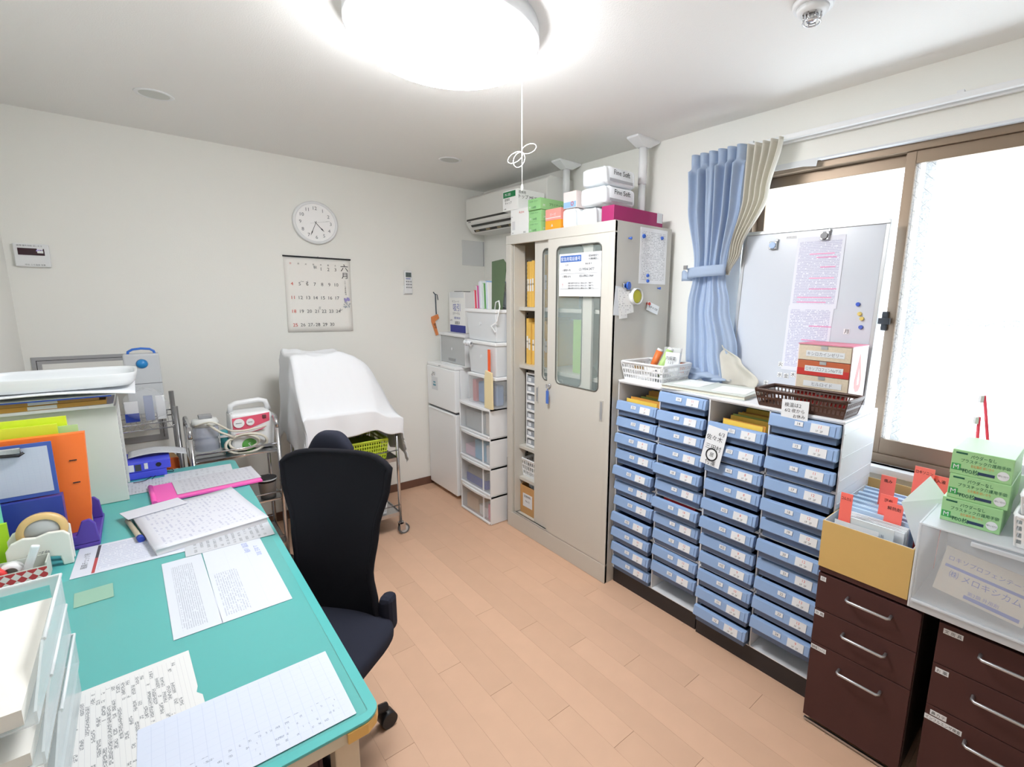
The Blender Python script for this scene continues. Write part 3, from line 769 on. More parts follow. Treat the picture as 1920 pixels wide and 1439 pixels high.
# ------------------------------------------------------------------ baskets
def basket(name, label, x0, x1, y0, y1, z0, h, mt, taper=.02, nx=12, ny=10, group=None, rows=3, rim=.006):
    b_ = thing(name, label, 'basket', ((x0 + x1) / 2, (y0 + y1) / 2, z0), group=group)
    th_ = .0022
    def at(u, v, w):      # w 0 bottom..1 top
        k = taper * (1 - w)
        return Vector((x0 + k + (x1 - x0 - 2 * k) * u, y0 + k + (y1 - y0 - 2 * k) * v, z0 + .003 + (h - .003) * w))
    m = MB()
    def strip(p, q, wd, up):
        d = (q - p); L_ = d.length; d.normalize()
        m.obox((p + q) / 2, (L_, wd, th_), d, up)
    for side in range(4):
        n = nx if side < 2 else ny
        def e(t_, w):
            return at(t_, 0, w) if side == 0 else at(t_, 1, w) if side == 1 else at(0, t_, w) if side == 2 else at(1, t_, w)
        for i in range(n + 1):
            p, q = e(i / n, 0), e(i / n, 1)
            m.obox((p + q) / 2, ((q - p).length, (x1 - x0) / nx * .36, th_), q - p, e(1, .5) - e(0, .5))
        for j in range(rows + 1):
            w = .04 + .92 * j / rows
            p, q = e(0, w), e(1, w); m.obox((p + q) / 2, ((q - p).length, h * (.30 if j in (0, rows) else .16) / rows * 1.6, th_), q - p, e(.5, 1) - e(.5, 0))
    part('lattice_wall', m, mt, b_)
    pts = [(x0, y0), (x1, y0), (x1, y1), (x0, y1)]
    rr = [(p[0], p[1], z0 + h) for p in rrect(x0, x1, y0, y1, .018, 4)]
    part('rim', MB().tube(rr, rim, 6, closed=True), mt, b_)
    k = taper
    part('base', MB().box(x0 + k, x1 - k, y0 + k, y1 - k, z0, z0 + .003), mt, b_)
    return b_
basket('storage_basket', 'white perforated basket on the lower shelf inside the steel cabinet', 1.79, 1.95, 2.33, 2.50, .3458, .12, white, .012, 8, 8)
cb = mat('cardboard', (196, 150, 96), .8, noise=.05)
bx = thing('cardboard_box', 'open cardboard box on the floor of the steel cabinet', 'box', (1.87, 2.40, .0985))
m = MB(); X0, X1, Y0, Y1, Z0, Z1 = 1.775, 1.99, 2.28, 2.49, .0985, .29; q = .004
m.box(X0, X1, Y0, Y1, Z0, Z0 + q); m.box(X0, X0 + q, Y0, Y1, Z0 + q, Z1); m.box(X1 - q, X1, Y0, Y1, Z0 + q, Z1); m.box(X0 + q, X1 - q, Y0, Y0 + q, Z0 + q, Z1); m.box(X0 + q, X1 - q, Y1 - q, Y1, Z0 + q, Z1)
part('carton', m, cb, bx); part('flap', MB().prism([(X0, Z1), (X0 + .06, Z1 + .055), (X0 + .062, Z1 + .05), (X0 + .003, Z1 - .002)], 'y', Y1 - .01, Y1 - .006), cb, bx)
m = MB(); m.box(X0 - .001, X0, 2.36, 2.46, .15, .24); m.text('医療材料', .018, (X0 - .0014, 2.41, .222), (0, -1, 0), (0, 0, 1), 1); m.text('No.12', .018, (X0 - .0014, 2.41, .19), (0, -1, 0), (0, 0, 1), 1)
part('shipping_label', m, [whitep, ink], bx)
solo('packet', blob((0, 0, .03), (.07, .06, .05), 9, k=.3), mat('silver_packet', (210, 214, 218), .3), 'silver wrapped packet showing above the cardboard box in the cabinet', 'packet', (1.88, 2.40, .255))

# notices on the cabinet
em = mat('sign_blue', (62, 104, 178), .5)
sg = thing('emergency_notice', 'white emergency phone number notice taped on the cabinet glass', 'sign', (KX0 - .001, 1.87, 1.515))
sa, sb = PXX(1048, 482, KX0), PXX(1126, 557, KX0)
sx = KX0 + .0006; Y0, Y1, Z0, Z1 = 1.724, 2.045, 1.517, 1.737
part('card', MB().box(sx - .0016, sx, Y0, Y1, Z0, Z1), whitep, sg)
part('header_band', MB().box(sx - .0022, sx - .0016, Y1 - .175, Y1 - .012, Z1 - .043, Z1 - .010), em, sg)
R_, U_ = (0, -1, 0), (0, 0, 1); xt = sx - .0026
part('header_text', MB().text('緊急用電話番号', .022, (xt, Y1 - .094, Z1 - .027), R_, U_, 0), whitep, sg)
part('notice_text', MB().text('緊急修理受付', .012, (xt, Y0 + .055, Z1 - .018), R_, U_, 0, wmax=.09), ink, sg); part('notice_text', MB().text('水道設備窓口', .012, (xt, Y0 + .055, Z1 - .033), R_, U_, 0), ink, sg)
part('notice_text', MB().text('名 称', .010, (xt, Y1 - .065, Z1 - .058), R_, U_, 0), ink, sg); part('notice_text', MB().text('電 話 番 号', .010, (xt, Y0 + .09, Z1 - .056), R_, U_, 0), ink, sg)
part('notice_text', MB().text('1 昼間(9-18)', .013, (xt, Y1 - .062, Z1 - .085), R_, U_, 0), ink, sg); part('notice_text', MB().text('03-9904-5477', .020, (xt, Y0 + .105, Z1 - .083), R_, U_, 0), ink, sg)
part('notice_text', MB().text('2 夜間(18-9)', .013, (xt, Y1 - .062, Z1 - .118), R_, U_, 0), ink, sg); part('notice_text', MB().text('050-8962-5464', .017, (xt, Y0 + .105, Z1 - .116), R_, U_, 0), ink, sg)
for k in range(3): part('notice_text', MB().text('設備の故障やお湯が出ない場合は上記へご連絡下さい', .0095, (xt, Y0 + .145, Z1 - .152 - k * .013), R_, U_, 0, wmax=.2), ink, sg)
part('warning_mark', MB().text('!', .028, (xt, Y1 - .032, Z1 - .163), R_, U_, 0), inkred, sg)
part('rule_line', MB().box(xt, xt + .0005, Y0 + .01, Y1 - .01, Z1 - .103, Z1 - .102).box(xt, xt + .0005, Y0 + .01, Y1 - .01, Z1 - .182, Z1 - .181), inkgrey, sg)
yn = KY0
lst = print_mat('list_print', (238, 238, 240), (70, 72, 90), 34, 22, .52, 'XZ', .07, seed=2)
solo('staff_list', MB().box(-.107, .107, -.0012, -.0002, -.275, 0), lst, 'typed white list held by blue magnets on the cabinet side', 'paper', (2.005, yn, 1.862))
bluemag = mat('blue_magnet', (50, 100, 200), .35)
def magnet(name, label, p, d, r, mt, group=None, th_=.007):
    p = Vector(p); d = Vector(d)
    return solo(name, MB().cyl((0, 0, 0), d * th_, r, r * .85, 14), mt, label, 'magnet', p, group=group)
for (qx, qy, r_, lab) in ((1207, 443, .011, 'round blue magnet at the top left corner of the typed list'), (1241, 447, .009, 'round blue magnet at the top right corner of the typed list'), (1214, 517, .009, 'upper blue magnet of the pair at the foot of the typed list'), (1214, 527, .009, 'lower blue magnet of the pair at the foot of the typed list')):
    p = PYY(qx, qy, yn - .0015); magnet('magnet', lab, p, (0, -1, 0), r_, bluemag, 'blue magnets on the cabinet side')
for (qx, qy, lab) in ((1179, 447, 'small blue pushpin magnet on the cabinet side left of the list'), (1233, 541, 'small blue pushpin magnet on the cabinet side below the list')):
    p = PYY(qx, qy, yn); d = thing('pushpin_magnet', lab, 'magnet', p, group='blue pushpin magnets on the cabinet side')
    part('stem', MB().cyl(p, p + Vector((.003, -.012, 0)), .003, .0045, 10), bluemag, d); part('cap', MB().cyl(p + Vector((.003, -.012, 0)), p + Vector((.004, -.016, 0)), .007, .007, 12), bluemag, d)
# magnetic clip with notes, hanging tape roll and label strip
p = PYY(1172, 536, yn)
cl = thing('magnet_clip', 'chrome magnetic clip with blue disc gripping paper slips', 'clip', p)
part('clip_body', MB().box(p.x - .022, p.x + .012, yn - .012, yn, p.z - .012, p.z + .010), chrome, cl, .002)
part('blue_disc', MB().cyl((p.x + .008, yn - .012, p.z), (p.x + .010, yn - .020, p.z), .019, .019, 20), bluemag, cl)
hw = print_mat('slip_writing', (240, 240, 238), (120, 120, 130), 12, 9, .42, 'XZ', .1, seed=5, soft=.3)
for k, (dx, dz, rz_, w, h, lab) in enumerate(((-.045, -.075, -.08, .06, .14, 'rearmost plain white slip under the chrome clip'), (-.018, -.085, .10, .06, .15, 'middle written slip under the chrome clip'), (.012, -.082, .16, .085, .11, 'foremost slip with printed lines under the chrome clip'))):
    m = MB(); y = yn - .0018 - k * .0025
    c_ = Vector((0, 0, 0)); ax = Vector((math.cos(rz_), 0, math.sin(rz_))); az = Vector((-math.sin(rz_), 0, math.cos(rz_)))
    m.obox((0, 0, 0), (w, h, .0008), ax, az)
    solo('memo_slip', m, hw if k else whitep, lab, 'paper', (p.x + dx, y, p.z + dz), group='paper slips on the chrome clip')
p = PYY(1187, 556, yn)
tr_ = thing('tape_roll', 'white ring of tape hung on the cabinet side with yellow notes inside', 'tape', (p.x, yn, p.z))
ring = [(.036, 0), (.040, 0), (.040, -.03), (.036, -.03)]
part('ring', MB().lathe(ring + [ring[0]], 32, (p.x, yn - .003, p.z), 'y'), white, tr_)
part('yellow_core', MB().lathe([(.033, -.022), (.030, -.026), (0, -.025)], 24, (p.x, yn - .003, p.z), 'y'), mat('note_yellow', (205, 200, 70), .7), tr_)
p = PYY(1220, 578, yn)
tg = thing('name_tag', 'white lettered tag on a red magnet at the cabinet side', 'tag', p)
ax = Vector((.9, -.1, -.30)).normalized(); ay = Vector((.3, 0, .92)).normalized()
m = MB(); m.obox(p + Vector((0, -.014, 0)), (.085, .045, .002), ax, ay); m.text('ホチキス針', .014, p + Vector((0, -.0165, 0)), ax, ay, 1)
part('card', m, [white, ink], tg); part('magnet', MB().cyl((p.x - .028, yn, p.z + .022), (p.x - .028, yn - .016, p.z + .022), .008, n=12), mat('red_magnet', (205, 60, 48), .4), tg)

# ------------------------------------------------------------------ boxes on the cabinet
CT_ = KZ + .0008
def carton(name, label, x0, x1, y0, y1, z0, z1, mt, prints=(), rz=0, group=None, bevel=.0015, cat='box'):
    """prints: (face, text, size, u 0..1 from left, v 0..1 from bottom, material); face L = facing -X, F = facing -Y, T = top"""
    cxx, cyy = (x0 + x1) / 2, (y0 + y1) / 2
    o = thing(name, label, cat, (cxx, cyy, z0), rz, group)
    part('carton', MB().box(x0 - cxx, x1 - cxx, y0 - cyy, y1 - cyy, 0, z1 - z0), mt, o, bevel, local=True)
    e = .0006
    by = {}
    for (fc, s_, sz, u, v, pm_, *opt) in prints:
        m = by.setdefault((fc, pm_.name, str(s_)), (MB(), pm_))[0]
        w, d, h = x1 - x0, y1 - y0, z1 - z0
        if fc == 'L': og, r_, up = Vector((-w / 2 - e, d / 2 - d * u, h * v)), (0, -1, 0), (0, 0, 1); full = d
        elif fc == 'F': og, r_, up = Vector((-w / 2 + w * u, -d / 2 - e, h * v)), (1, 0, 0), (0, 0, 1); full = w
        else: og, r_, up = Vector((-w / 2 + w * v, d / 2 - d * u, h + e)), (0, -1, 0), (1, 0, 0); full = d
        if isinstance(s_, str): m.text(s_, sz, og, r_, up, 0, opt[0] if opt else 'c', opt[1] if len(opt) > 1 else None)
        else:
            pw, ph = s_; R2, U2 = Vector(r_), Vector(up)
            og2 = og + (R2.cross(U2)) * (-.0002 if not opt else opt[0])
            m.add([og2 - R2 * pw / 2 - U2 * ph / 2, og2 + R2 * pw / 2 - U2 * ph / 2, og2 + R2 * pw / 2 + U2 * ph / 2, og2 - R2 * pw / 2 + U2 * ph / 2], [(0, 1, 2, 3)], 0)
    for _, (m, pm_) in by.items(): part('print', m, pm_, o, local=True)
    return o
wbox = mat('white_carton', (238, 239, 238), .5)
gbox = mat('pale_green_carton', (150, 205, 140), .5)
gtxt = mat('dark_green_print', (28, 92, 66), .6)
GX = 1.745
carton('tissue_carton', 'white carton with red lettering standing at the left on the cabinet', GX, GX + .22, 2.365, 2.545, CT_, CT_ + .150, wbox,
       [('L', 'Active', .020, .62, .86, inkred), ('L', 'PVC', .010, .08, .72, inkgrey), ('L', (.03, .05), 0, .17, .38, mat('faint_grey', (214, 214, 216), .6)), ('L', '手袋', .012, .78, .08, ink), ('L', '100', .010, .12, .1, inkgrey)])
carton('cap_carton', 'white carton with green label laid on top of the taller white carton', GX, GX + .20, 2.47, 2.63, CT_ + .1515, CT_ + .268, wbox,
       [('L', (.13, .034), 0, .44, .80, inkgreen), ('L', 'M-100', .024, .34, .80, whitep), ('L', '医療用', .018, .30, .55, ink), ('L', 'キャップ', .018, .38, .38, ink), ('L', '100枚', .010, .16, .10, ink), ('F', '医療用', .018, .16, .84, ink), ('F', 'トップ MEガーゼ', .026, .50, .64, ink, 'c', .20)])
for k, (y0, lab) in enumerate(((2.248, 'lowest green glove carton of the three on the cabinet'), (2.246, 'middle green glove carton of the three on the cabinet'), (2.240, 'top green glove carton of the three, longest side showing, on the cabinet'))):
    z = CT_ + k * .0615
    x0 = GX + (-.01 if k == 2 else 0.0); 
    carton('glove_carton', lab, x0, x0 + .215, y0, y0 + .115, z, z + .061, gbox, [('L', 'パウダーフリー', .011, .45, .75, gtxt, 'c', .08), ('L', 'M', .02, .15, .25, whitep), ('L', '100枚', .016, .5, .22, gtxt), ('F', 'プラスチック手袋', .018, .6, .5, gtxt, 'c', .13), ('F', 'M', .02, .12, .35, whitep)], group='green glove cartons on the cabinet')
pinkb = mat('pink_carton', (240, 160, 150), .5); orb = mat('orange_carton', (248, 166, 48), .5)
carton('orange_carton', 'orange carton under the pink one on the cabinet', GX + .02, GX + .16, 2.098, 2.232, CT_, CT_ + .056, orb, [('L', '▲', .02, .45, .55, whitep), ('F', 'くすり', .014, .4, .5, whitep)])
carton('pink_carton', 'pink carton stacked on the orange one on the cabinet', GX + .02, GX + .16, 2.098, 2.232, CT_ + .0565, CT_ + .118, pinkb, [('L', 'ガーゼ', .018, .5, .5, whitep), ('L', (.134, .004), 0, .5, .22, whitep)])
packm = mat('wrapped_white', (236, 240, 243), .3)
def pack(name, label, x0, x1, y0, y1, z0, z1, prints=()):
    o = thing(name, label, 'package', ((x0 + x1) / 2, (y0 + y1) / 2, z0))
    cx_, cy2, cz_ = (x0 + x1) / 2, (y0 + y1) / 2, (z0 + z1) / 2
    def f(u, v):
        a = 2 * pi * u; b_2 = pi * (v - .5)
        def se(c, e): return math.copysign(abs(c) ** e, c)
        px_, py_, pz_ = se(math.cos(a), .28) * se(math.cos(b_2), .28), se(math.sin(a), .28) * se(math.cos(b_2), .28), se(math.sin(b_2), .28)
        w = .004 * math.sin(9 * a + 4 * b_2)
        return (cx_ + (x1 - x0) / 2 * px_ + w, cy2 + (y1 - y0) / 2 * py_ + w, cz_ + (z1 - z0) / 2 * pz_)
    part('wrapper', MB().grid(f, 48, 24), packm, o)
    m = MB()
    for (s_, sz, u, v) in prints: m.text(s_, sz, (x0 + (x1 - x0) * u, y0 - .004, z0 + (z1 - z0) * v), (1, 0, 0), (0, 0, 1), 0)
    if prints:
        part('print', m, ink, o)
        part('stripe', MB().box(x0 + .03, x1 - .035, y0 - .0035, y0 - .003, z0 + .016, z0 + .03), mat('stripe_grey', (178, 180, 184), .5), o)
    return o
pack('tissue_pack', 'white package printed in pale blue beside the pink carton on the cabinet', GX + .02, GX + .20, 1.985, 2.088, CT_, CT_ + .105)
pack('towel_pack', 'lower white towel pack standing behind the magenta box', GX + .05, GX + .26, 1.86, 1.975, CT_, CT_ + .098)
pack('soft_towel_pack', 'upper white towel pack lettered in black on top of the stack', GX + .03, GX + .265, 1.775, 1.955, CT_ + .193, CT_ + .283, [('Fine Soft', .034, .50, .68)])
pack('soft_towel_pack', 'second white towel pack lettered in black under the upper one', GX + .03, GX + .265, 1.772, 1.965, CT_ + .0985, CT_ + .191, [('Fine Soft', .034, .52, .68)])
carton('blister_carton', 'pale pink and blue printed carton leaning by the white packs', GX + .03, GX + .10, 1.985, 2.088, CT_ + .106, CT_ + .19, mat('pale_pink_carton', (238, 226, 224), .5), [('L', (.10, .03), 0, .5, .2, mat('pale_blue_print', (150, 190, 232), .5)), ('L', '◎', .03, .7, .25, inkred)])
mag = carton('magenta_box', 'long flat magenta box lying at the front right of the cabinet top', KX0 + .015, KX0 + .385, 1.665, 1.748, CT_, CT_ + .072, mat('magenta_card', (160, 36, 98), .5), [('F', (.045, .05), 0, .93, .68, whitep)], rz=0.0)
# ------------------------------------------------------------------ medicine drawer units
lipm = mat('blue_drawer_lip', (142, 170, 210), 0.32, noise=.02)
bodym = mat('slate_drawer_body', (92, 113, 146), 0.4)
unitw = mat('unit_white', (226, 228, 232), 0.45)
plinthm = mat('black_plinth', (38, 34, 36), .5)
PITCH = .0846; UZ0 = .082; CW = .2565; DX = 1.775; DB = 2.10
def drawer_mesh():
    w = CW - .012
    m = MB()
    y0, y1 = -w / 2, w / 2
    z0, z1 = -.076, -.014; q = .003; X0, X1 = -.012, .30
    m.box(X0, X1, y0 + .006, y1 - .006, z0, z0 + q); m.box(X0, X0 + q, y0 + .006, y1 - .006, z0 + q, z1); m.box(X1 - q, X1, y0 + .006, y1 - .006, z0 + q, z1)
    m.box(X0 + q, X1 - q, y0 + .006, y0 + .006 + q, z0 + q, z1); m.box(X0 + q, X1 - q, y1 - .006 - q, y1 - .006, z0 + q, z1)
    return m.mesh('drawer')
def lip_mesh():
    w = CW - .006; y0, y1 = -w / 2, w / 2
    m = MB()
    prof = [(.004, -.008), (-.004, -.003), (-.018, -.006), (-.026, -.046), (-.022, -.050), (.004, -.048)]
    m.prism(prof, 'y', y0, y1)
    # raised label holder on the right part (towards -y)
    p2 = [(-.0185, -.008), (-.0215, -.009), (-.0285, -.045), (-.0255, -.046)]
    m.prism(p2, 'y', y0 + .012, y0 + .118)
    return m.mesh('front_lip')
DM = drawer_mesh(); DM.materials.append(bodym); LM = lip_mesh(); LM.materials.append(lipm)
ndir = Vector((-.98, 0, .2)).normalized(); lup = Vector((.2, 0, .98)).normalized()
LABC = {}
def label_mesh(kind, a, b_):
    key = (kind, a, b_)
    if key in LABC: return LABC[key]
    m = MB(); R2 = Vector((0, -1, 0))
    if kind == 's':
        c_ = Vector((-.0225, 0, -.022)); w, h = .030, .016
        m.obox(c_ + ndir * .001, (w, h, .0008), R2, lup); m.text(a, .013, c_ + ndir * .0016, R2, lup, 1, 'c', .026)
    else:
        c_ = Vector((-.0255, 0, -.026)); w, h = .062, .032
        m.obox(c_ + ndir * .001, (w, h, .0008), R2, lup)
        m.text(a, .014, c_ + ndir * .0016 + lup * .007, R2, lup, 2); m.text(b_, .0105, c_ + ndir * .0016 - lup * .008, R2, lup, 1, 'c', .055)
    me = m.mesh('label'); me.materials.append(whitep); me.materials.append(ink); me.materials.append(inkred)
    LABC[key] = me
    return me
def drawer_unit(label, y0, xf, gap_rows, cols):
    """y0: right-hand side; two columns of twelve slots, stacked modules of three"""
    y1 = y0 + 2 * CW + .018
    u = thing('drawer_unit', label, 'drawer unit', ((xf + DB) / 2, (y0 + y1) / 2, 0), group='blue drawer units')
    top = UZ0 + 12 * PITCH
    part('plinth', MB().box(xf + .004, DB, y0 + .004, y1 - .004, 0, UZ0 - .001), plinthm, u)
    ym = y0 + .006 + CW + .0
    for k in range(4):
        za, zb = UZ0 + 3 * k * PITCH + .0006, UZ0 + 3 * (k + 1) * PITCH - .0006
        m = MB()
        m.box(xf, DB, y0, y0 + .005, za, zb); m.box(xf, DB, y1 - .005, y1, za, zb); m.box(xf, DB, ym, ym + .005, za, zb)
        m.box(DB - .004, DB, y0 + .005, y1 - .005, za, zb); m.box(xf, DB - .004, y0 + .005, y1 - .005, za, za + .004); m.box(xf, DB - .004, y0 + .005, y1 - .005, zb - .004, zb)
        part('module_shell', m, unitw, u)
        for j in range(3):
            zz = za + (j + .5) * PITCH
            part('side_rib', MB().box(xf + .01, DB - .01, y0 - .0015, y0, zz - .002, zz + .002), unitw, u)
    part('top_panel', MB().box(xf - .004, DB, y0, y1, top, top + .010), unitw, u, .002)
    for ci, yc in enumerate((ym + .005 + CW / 2, y0 + .005 + CW / 2)):
        rows, names, nums, flo = cols[ci]
        for i, r_ in enumerate(rows):
            z = UZ0 + (12 - r_) * PITCH - .004
            out = random.choice((0, 0, .003, .006, .010, .014)) if i else .004
            if (ci, r_) in gap_rows: out = .018
            d = child('drawer', DM, u, (xf - out - (xf + DB) / 2 + .004, yc - (y0 + y1) / 2, z))
            child('front_lip', LM, d, (0, 0, 0), .0018)
            child('name_label', label_mesh('s', names[i], ''), d, (0, .012, 0))
            child('date_label', label_mesh('d', nums[i], flo), d, (0, -.062, 0))
    return u, ym
r11 = list(range(1, 12)); r0 = list(range(0, 11))
nm1 = ['日1', '2日', '4日', '5日', '6日', '7日', '8日', '9日', '10', '11', '12']
nm2 = ['14', '15', '16', '17', '18', '19', '20', '21', '22', '23', '24']
U1Y = 1.107; U2Y = .574; X1F, X2F = 1.775, 1.767
u1, ym1 = drawer_unit('blue medicine drawer unit beside the steel cabinet, left of the two', U1Y, X1F, {(0, 5), (0, 8), (1, 4), (1, 6)},
            [(r11, nm1, ['7', '7', '8', '7', '8', '8', '9', '9', '10', '11', '10'], '2F'), (r0, nm2, ['11', '11', '11', '12', '10', '12', '18', '12', '12', '13', '9'], '2F')])
u2, ym2 = drawer_unit('blue medicine drawer unit under the window, right of the two', U2Y, X2F, {(0, 6), (0, 11), (1, 6)},
            [(r11, nm1, ['7', '7', '8', '8', '8', '8', '9', '9', '10', '10', '10'], '1F  2F'), (r0, nm2, ['11', '11', '11', '12', '12', '12', '12', '13', '13', '13', '9'], '1F  2F')])
# yellow medicine packets standing in the two uppermost open drawers, and a few red ones
pk = [mat('packet_yellow', (232, 196, 84), .6, rnd=.08), mat('packet_orange', (214, 156, 70), .6, rnd=.08), mat('packet_green', (176, 198, 110), .6)]
def packets(u, yc, xf, zt, n, colr, grp, lab):
    w = CW - .05
    for k in range(n):
        x = xf + .022 + k * .032
        hh = .066 + .016 * random.random() + .0035 * k; m = MB(); m.obox((0, random.uniform(-.008, .008), hh / 2), (.004, w - .05 * random.random(), hh), (1, 0, -.10), (0, 1, 0))
        mt = colr[k % len(colr)]
        solo('medicine_packet', m, mt, '%s from the front' % lab.replace('#', ORD[k]), 'packet', (x, yc, zt), group=grp)
zp = UZ0 + 11 * PITCH - .004 - .0725
packets(u1, ym1 + .005 + CW / 2, X1F, zp, 8, [pk[0], pk[1], pk[0], pk[2]], 'packets in the left unit drawer', 'medicine packet in the top left drawer beside the cabinet, #')
packets(u2, ym2 + .005 + CW / 2, X2F, zp, 8, [pk[0], pk[1], pk[0], pk[2]], 'packets in the right unit drawer', 'medicine packet in the drawer behind the handwritten note, #')
redp = mat('packet_red', (180, 40, 44), .6)
packets(u1, U1Y + .005 + CW / 2, X1F - .012, UZ0 + 6 * PITCH - .004 - .0725, 3, [redp], 'red packets in the left unit', 'red medicine packet in the half open drawer of the left unit, #')

# handwritten notes on the units
def note(name, label, c0_, rx, uy, w, h, lines, inkm=ink):
    rx = Vector(rx).normalized(); uy = Vector(uy).normalized(); n_ = rx.cross(uy)
    o = thing(name, label, 'paper', c0_)
    m = MB(); m.obox(c0_, (w, h, .0008), rx, uy); part('sheet', m, whitep, o)
    for (s_, sz, a, b_2) in lines: part('handwriting', MB().text(s_, sz * 1.25, Vector(c0_) + rx * (a * w) + uy * (b_2 * h) + n_ * .0009, rx, uy, 0), inkm, o)
    return o
pc = PXX(1338, 838, X2F - .036)
note('handwritten_note', 'white handwritten note hung over the drawers of the right unit', (pc.x, pc.y, pc.z), (0, -1, -.10), (.12, -.12, 1), .092, .165, [('6/3', .018, .25, .36), ('佐々木', .020, -.05, .22), ('三田村', .020, .0, -.02), ('○', .060, .0, -.215), ('居', .016, .0, -.215), ('付箋', .020, .02, -.41)])

# ------------------------------------------------------------------ things on the units
UT2 = UZ0 + 12 * PITCH + .0105
wb_ = basket('supply_basket', 'white lattice basket full of small supplies on the left drawer unit', 1.785, 2.01, 1.372, 1.636, UT2, .092, white, .016, 20, 16)
q = PZZ(1190, 690, UT2 + .09)
part('paper_tape', MB().box(1.800, 1.803, 1.50, 1.565, UT2 + .055, UT2 + .083), mat('tan_tape', (206, 174, 128), .7), wb_)
tubs = [('lens_tube', 'pale green tube leaning in the white supply basket', (174, 206, 130)), ('lens_tube', 'white tube lying in the white supply basket', (232, 232, 228)), ('lens_tube', 'orange capped tube in the white supply basket', (232, 120, 60))]
for k, (nm, lab, cl_) in enumerate(tubs):
    o = thing(nm, lab, 'tube', (1.93 + .03 * k, 1.47 - .02 * k, UT2 + .05)); a = [Vector((1.90, 1.50, UT2 + .03)), Vector((1.87, 1.55, UT2 + .05)), Vector((1.95, 1.57, UT2 + .05))][k]; b_ = [Vector((1.96, 1.47, UT2 + .15)), Vector((1.88, 1.44, UT2 + .055)), Vector((1.975, 1.545, UT2 + .14))][k]
    part('tube_body', MB().cyl(a, b_, .017, .019, 14), mat(lab[:10], cl_, .4), o); part('tube_cap', MB().cyl(b_, b_ + (b_ - a).normalized() * .012, .016, .016, 14), white, o)
for k, (x, y, w, h, ly, lab, mt) in enumerate(((1.93, 1.43, .085, .10, .25, 'white printed medicine bag standing in the supply basket', whitep), (1.965, 1.46, .10, .12, .1, 'clear zip bag standing at the back of the supply basket', mat('clear_bag', (225, 228, 228), .25, alpha=.45)), (1.97, 1.412, .05, .05, 0, 'small orange card box at the back of the supply basket', mat('orange_card', (206, 104, 60), .6)))):
    m = MB(); m.obox((0, 0, h / 2), (.012, w, h), (1, 0, -.15), (0, 1, 0))
    if k == 0: m.text('内服薬', .02, (-.0135, 0, h * .72), (0, -1, 0), (.15, 0, 1), 1); m.text('1 2 3', .016, (-.013, 0, h * .5), (0, -1, 0), (.15, 0, 1), 1)
    solo('supply_packet', m, [mt, ink], lab, 'packet', (x, y, UT2 + .046))
for k in range(7):
    m = blob((0, 0, .012), (.022, .018, .013), 30 + k, 8, .3)
    solo('foil_sachet', m, mat(['foil_silver', 'foil_dark'][k % 2], [(205, 207, 210), (70, 72, 80)][k % 2], .3), '%s foil sachet heaped in the white supply basket, %s from the left' % (['bright silver', 'dark grey'][k % 2], ORD[k // 2]), 'sachet', (1.85 + .024 * (k % 4), 1.42 + .028 * (k // 2), UT2 + .004 + .018 * (k % 3)), group='foil sachets in the supply basket')
# binder lying on the units
m = MB().box(-.10, .10, -.205, .205, 0, .016)
bd = thing('ring_binder', 'flat pale binder with papers lying across both drawer units', 'binder', (1.893, 1.175, UT2), .10)
part('cover', MB().box(-.115, .115, -.20, .20, 0, .003).box(-.115, .115, -.20, .20, .0145, .0175), mat('pale_grey_board', (206, 212, 206), .5), bd, .001, local=True)
part('pages', MB().box(-.11, .11, -.196, .196, .003, .0145), mat('page_edge', (222, 218, 204), .8), bd, local=True)
pp = print_mat('binder_sheet_print', (236, 238, 238), (150, 150, 160), 16, 12, .4, 'YX', .1, soft=.5)
for k, (x, y, w, h, lab) in enumerate(((1.90, 1.275, .13, .16, 'white form lying on the left half of the pale binder'), (1.892, 1.07, .15, .15, 'white form lying on the right half of the pale binder'))):
    solo('form_sheet', MB().box(-h / 2, h / 2, -w / 2, w / 2, 0, .0008), pp, lab, 'paper', (x, y, UT2 + .0180), .10 + .1 * k)
# brown basket with note
dbr = mat('dark_brown_plastic', (74, 48, 36), .45)
bk = basket('brown_basket', 'dark brown lattice basket on the right drawer unit', 1.762, 1.922, .572, .905, UT2, .064, dbr, .014, 12, 22, rows=2)
pc = PXX(1490, 770, 1.752)
note('memo_note', 'small white handwritten memo taped to the front of the brown basket', (1.752, pc.y, pc.z), (0, -1, .04), (.10, .04, 1), .098, .074, [('検温は2', .014, -.08, .25), ('6/2 夜から', .013, .0, -.02), ('お休み', .012, .18, -.28)])
# stack of drawers for medicine, patterned red and beige
rx0, rx1, ry0, ry1, rz0 = 2.012, 2.098, .618, .835, UT2
rx0, ry0, ry1 = 1.93, .630, .828
rc = thing('medicine_chest', 'small red and beige card chest of drawers with labelled fronts', 'drawer chest', (2.01, .73, rz0))
redc = mat('red_card', (196, 48, 44), .5); oran = mat('orange_brown_card', (190, 96, 58), .5); dots = mat('beige_dotted_card', (214, 200, 178), .6, noise=.12, nscale=160)
H4 = .235
part('shell', MB().box(rx0 + .004, rx1 - .0, ry0, ry0 + .003, rz0, rz0 + H4).box(rx0 + .004, rx1, ry1 - .003, ry1, rz0, rz0 + H4).box(rx0 + .004, rx1, ry0, ry1, rz0 + H4, rz0 + H4 + .003).box(rx1 - .003, rx1, ry0, ry1, rz0, rz0 + H4), mat('pale_pink_card', (240, 226, 226), .5), rc)
part('lid_pink', MB().box(rx0, rx1, ry0, ry1, rz0 + H4 + .003, rz0 + H4 + .006), mat('pink_lid', (216, 128, 150), .5), rc)
lets = ['キシロカインゼリー', 'ロキソプロフェンNaゲル', 'ヒルロイド', '']
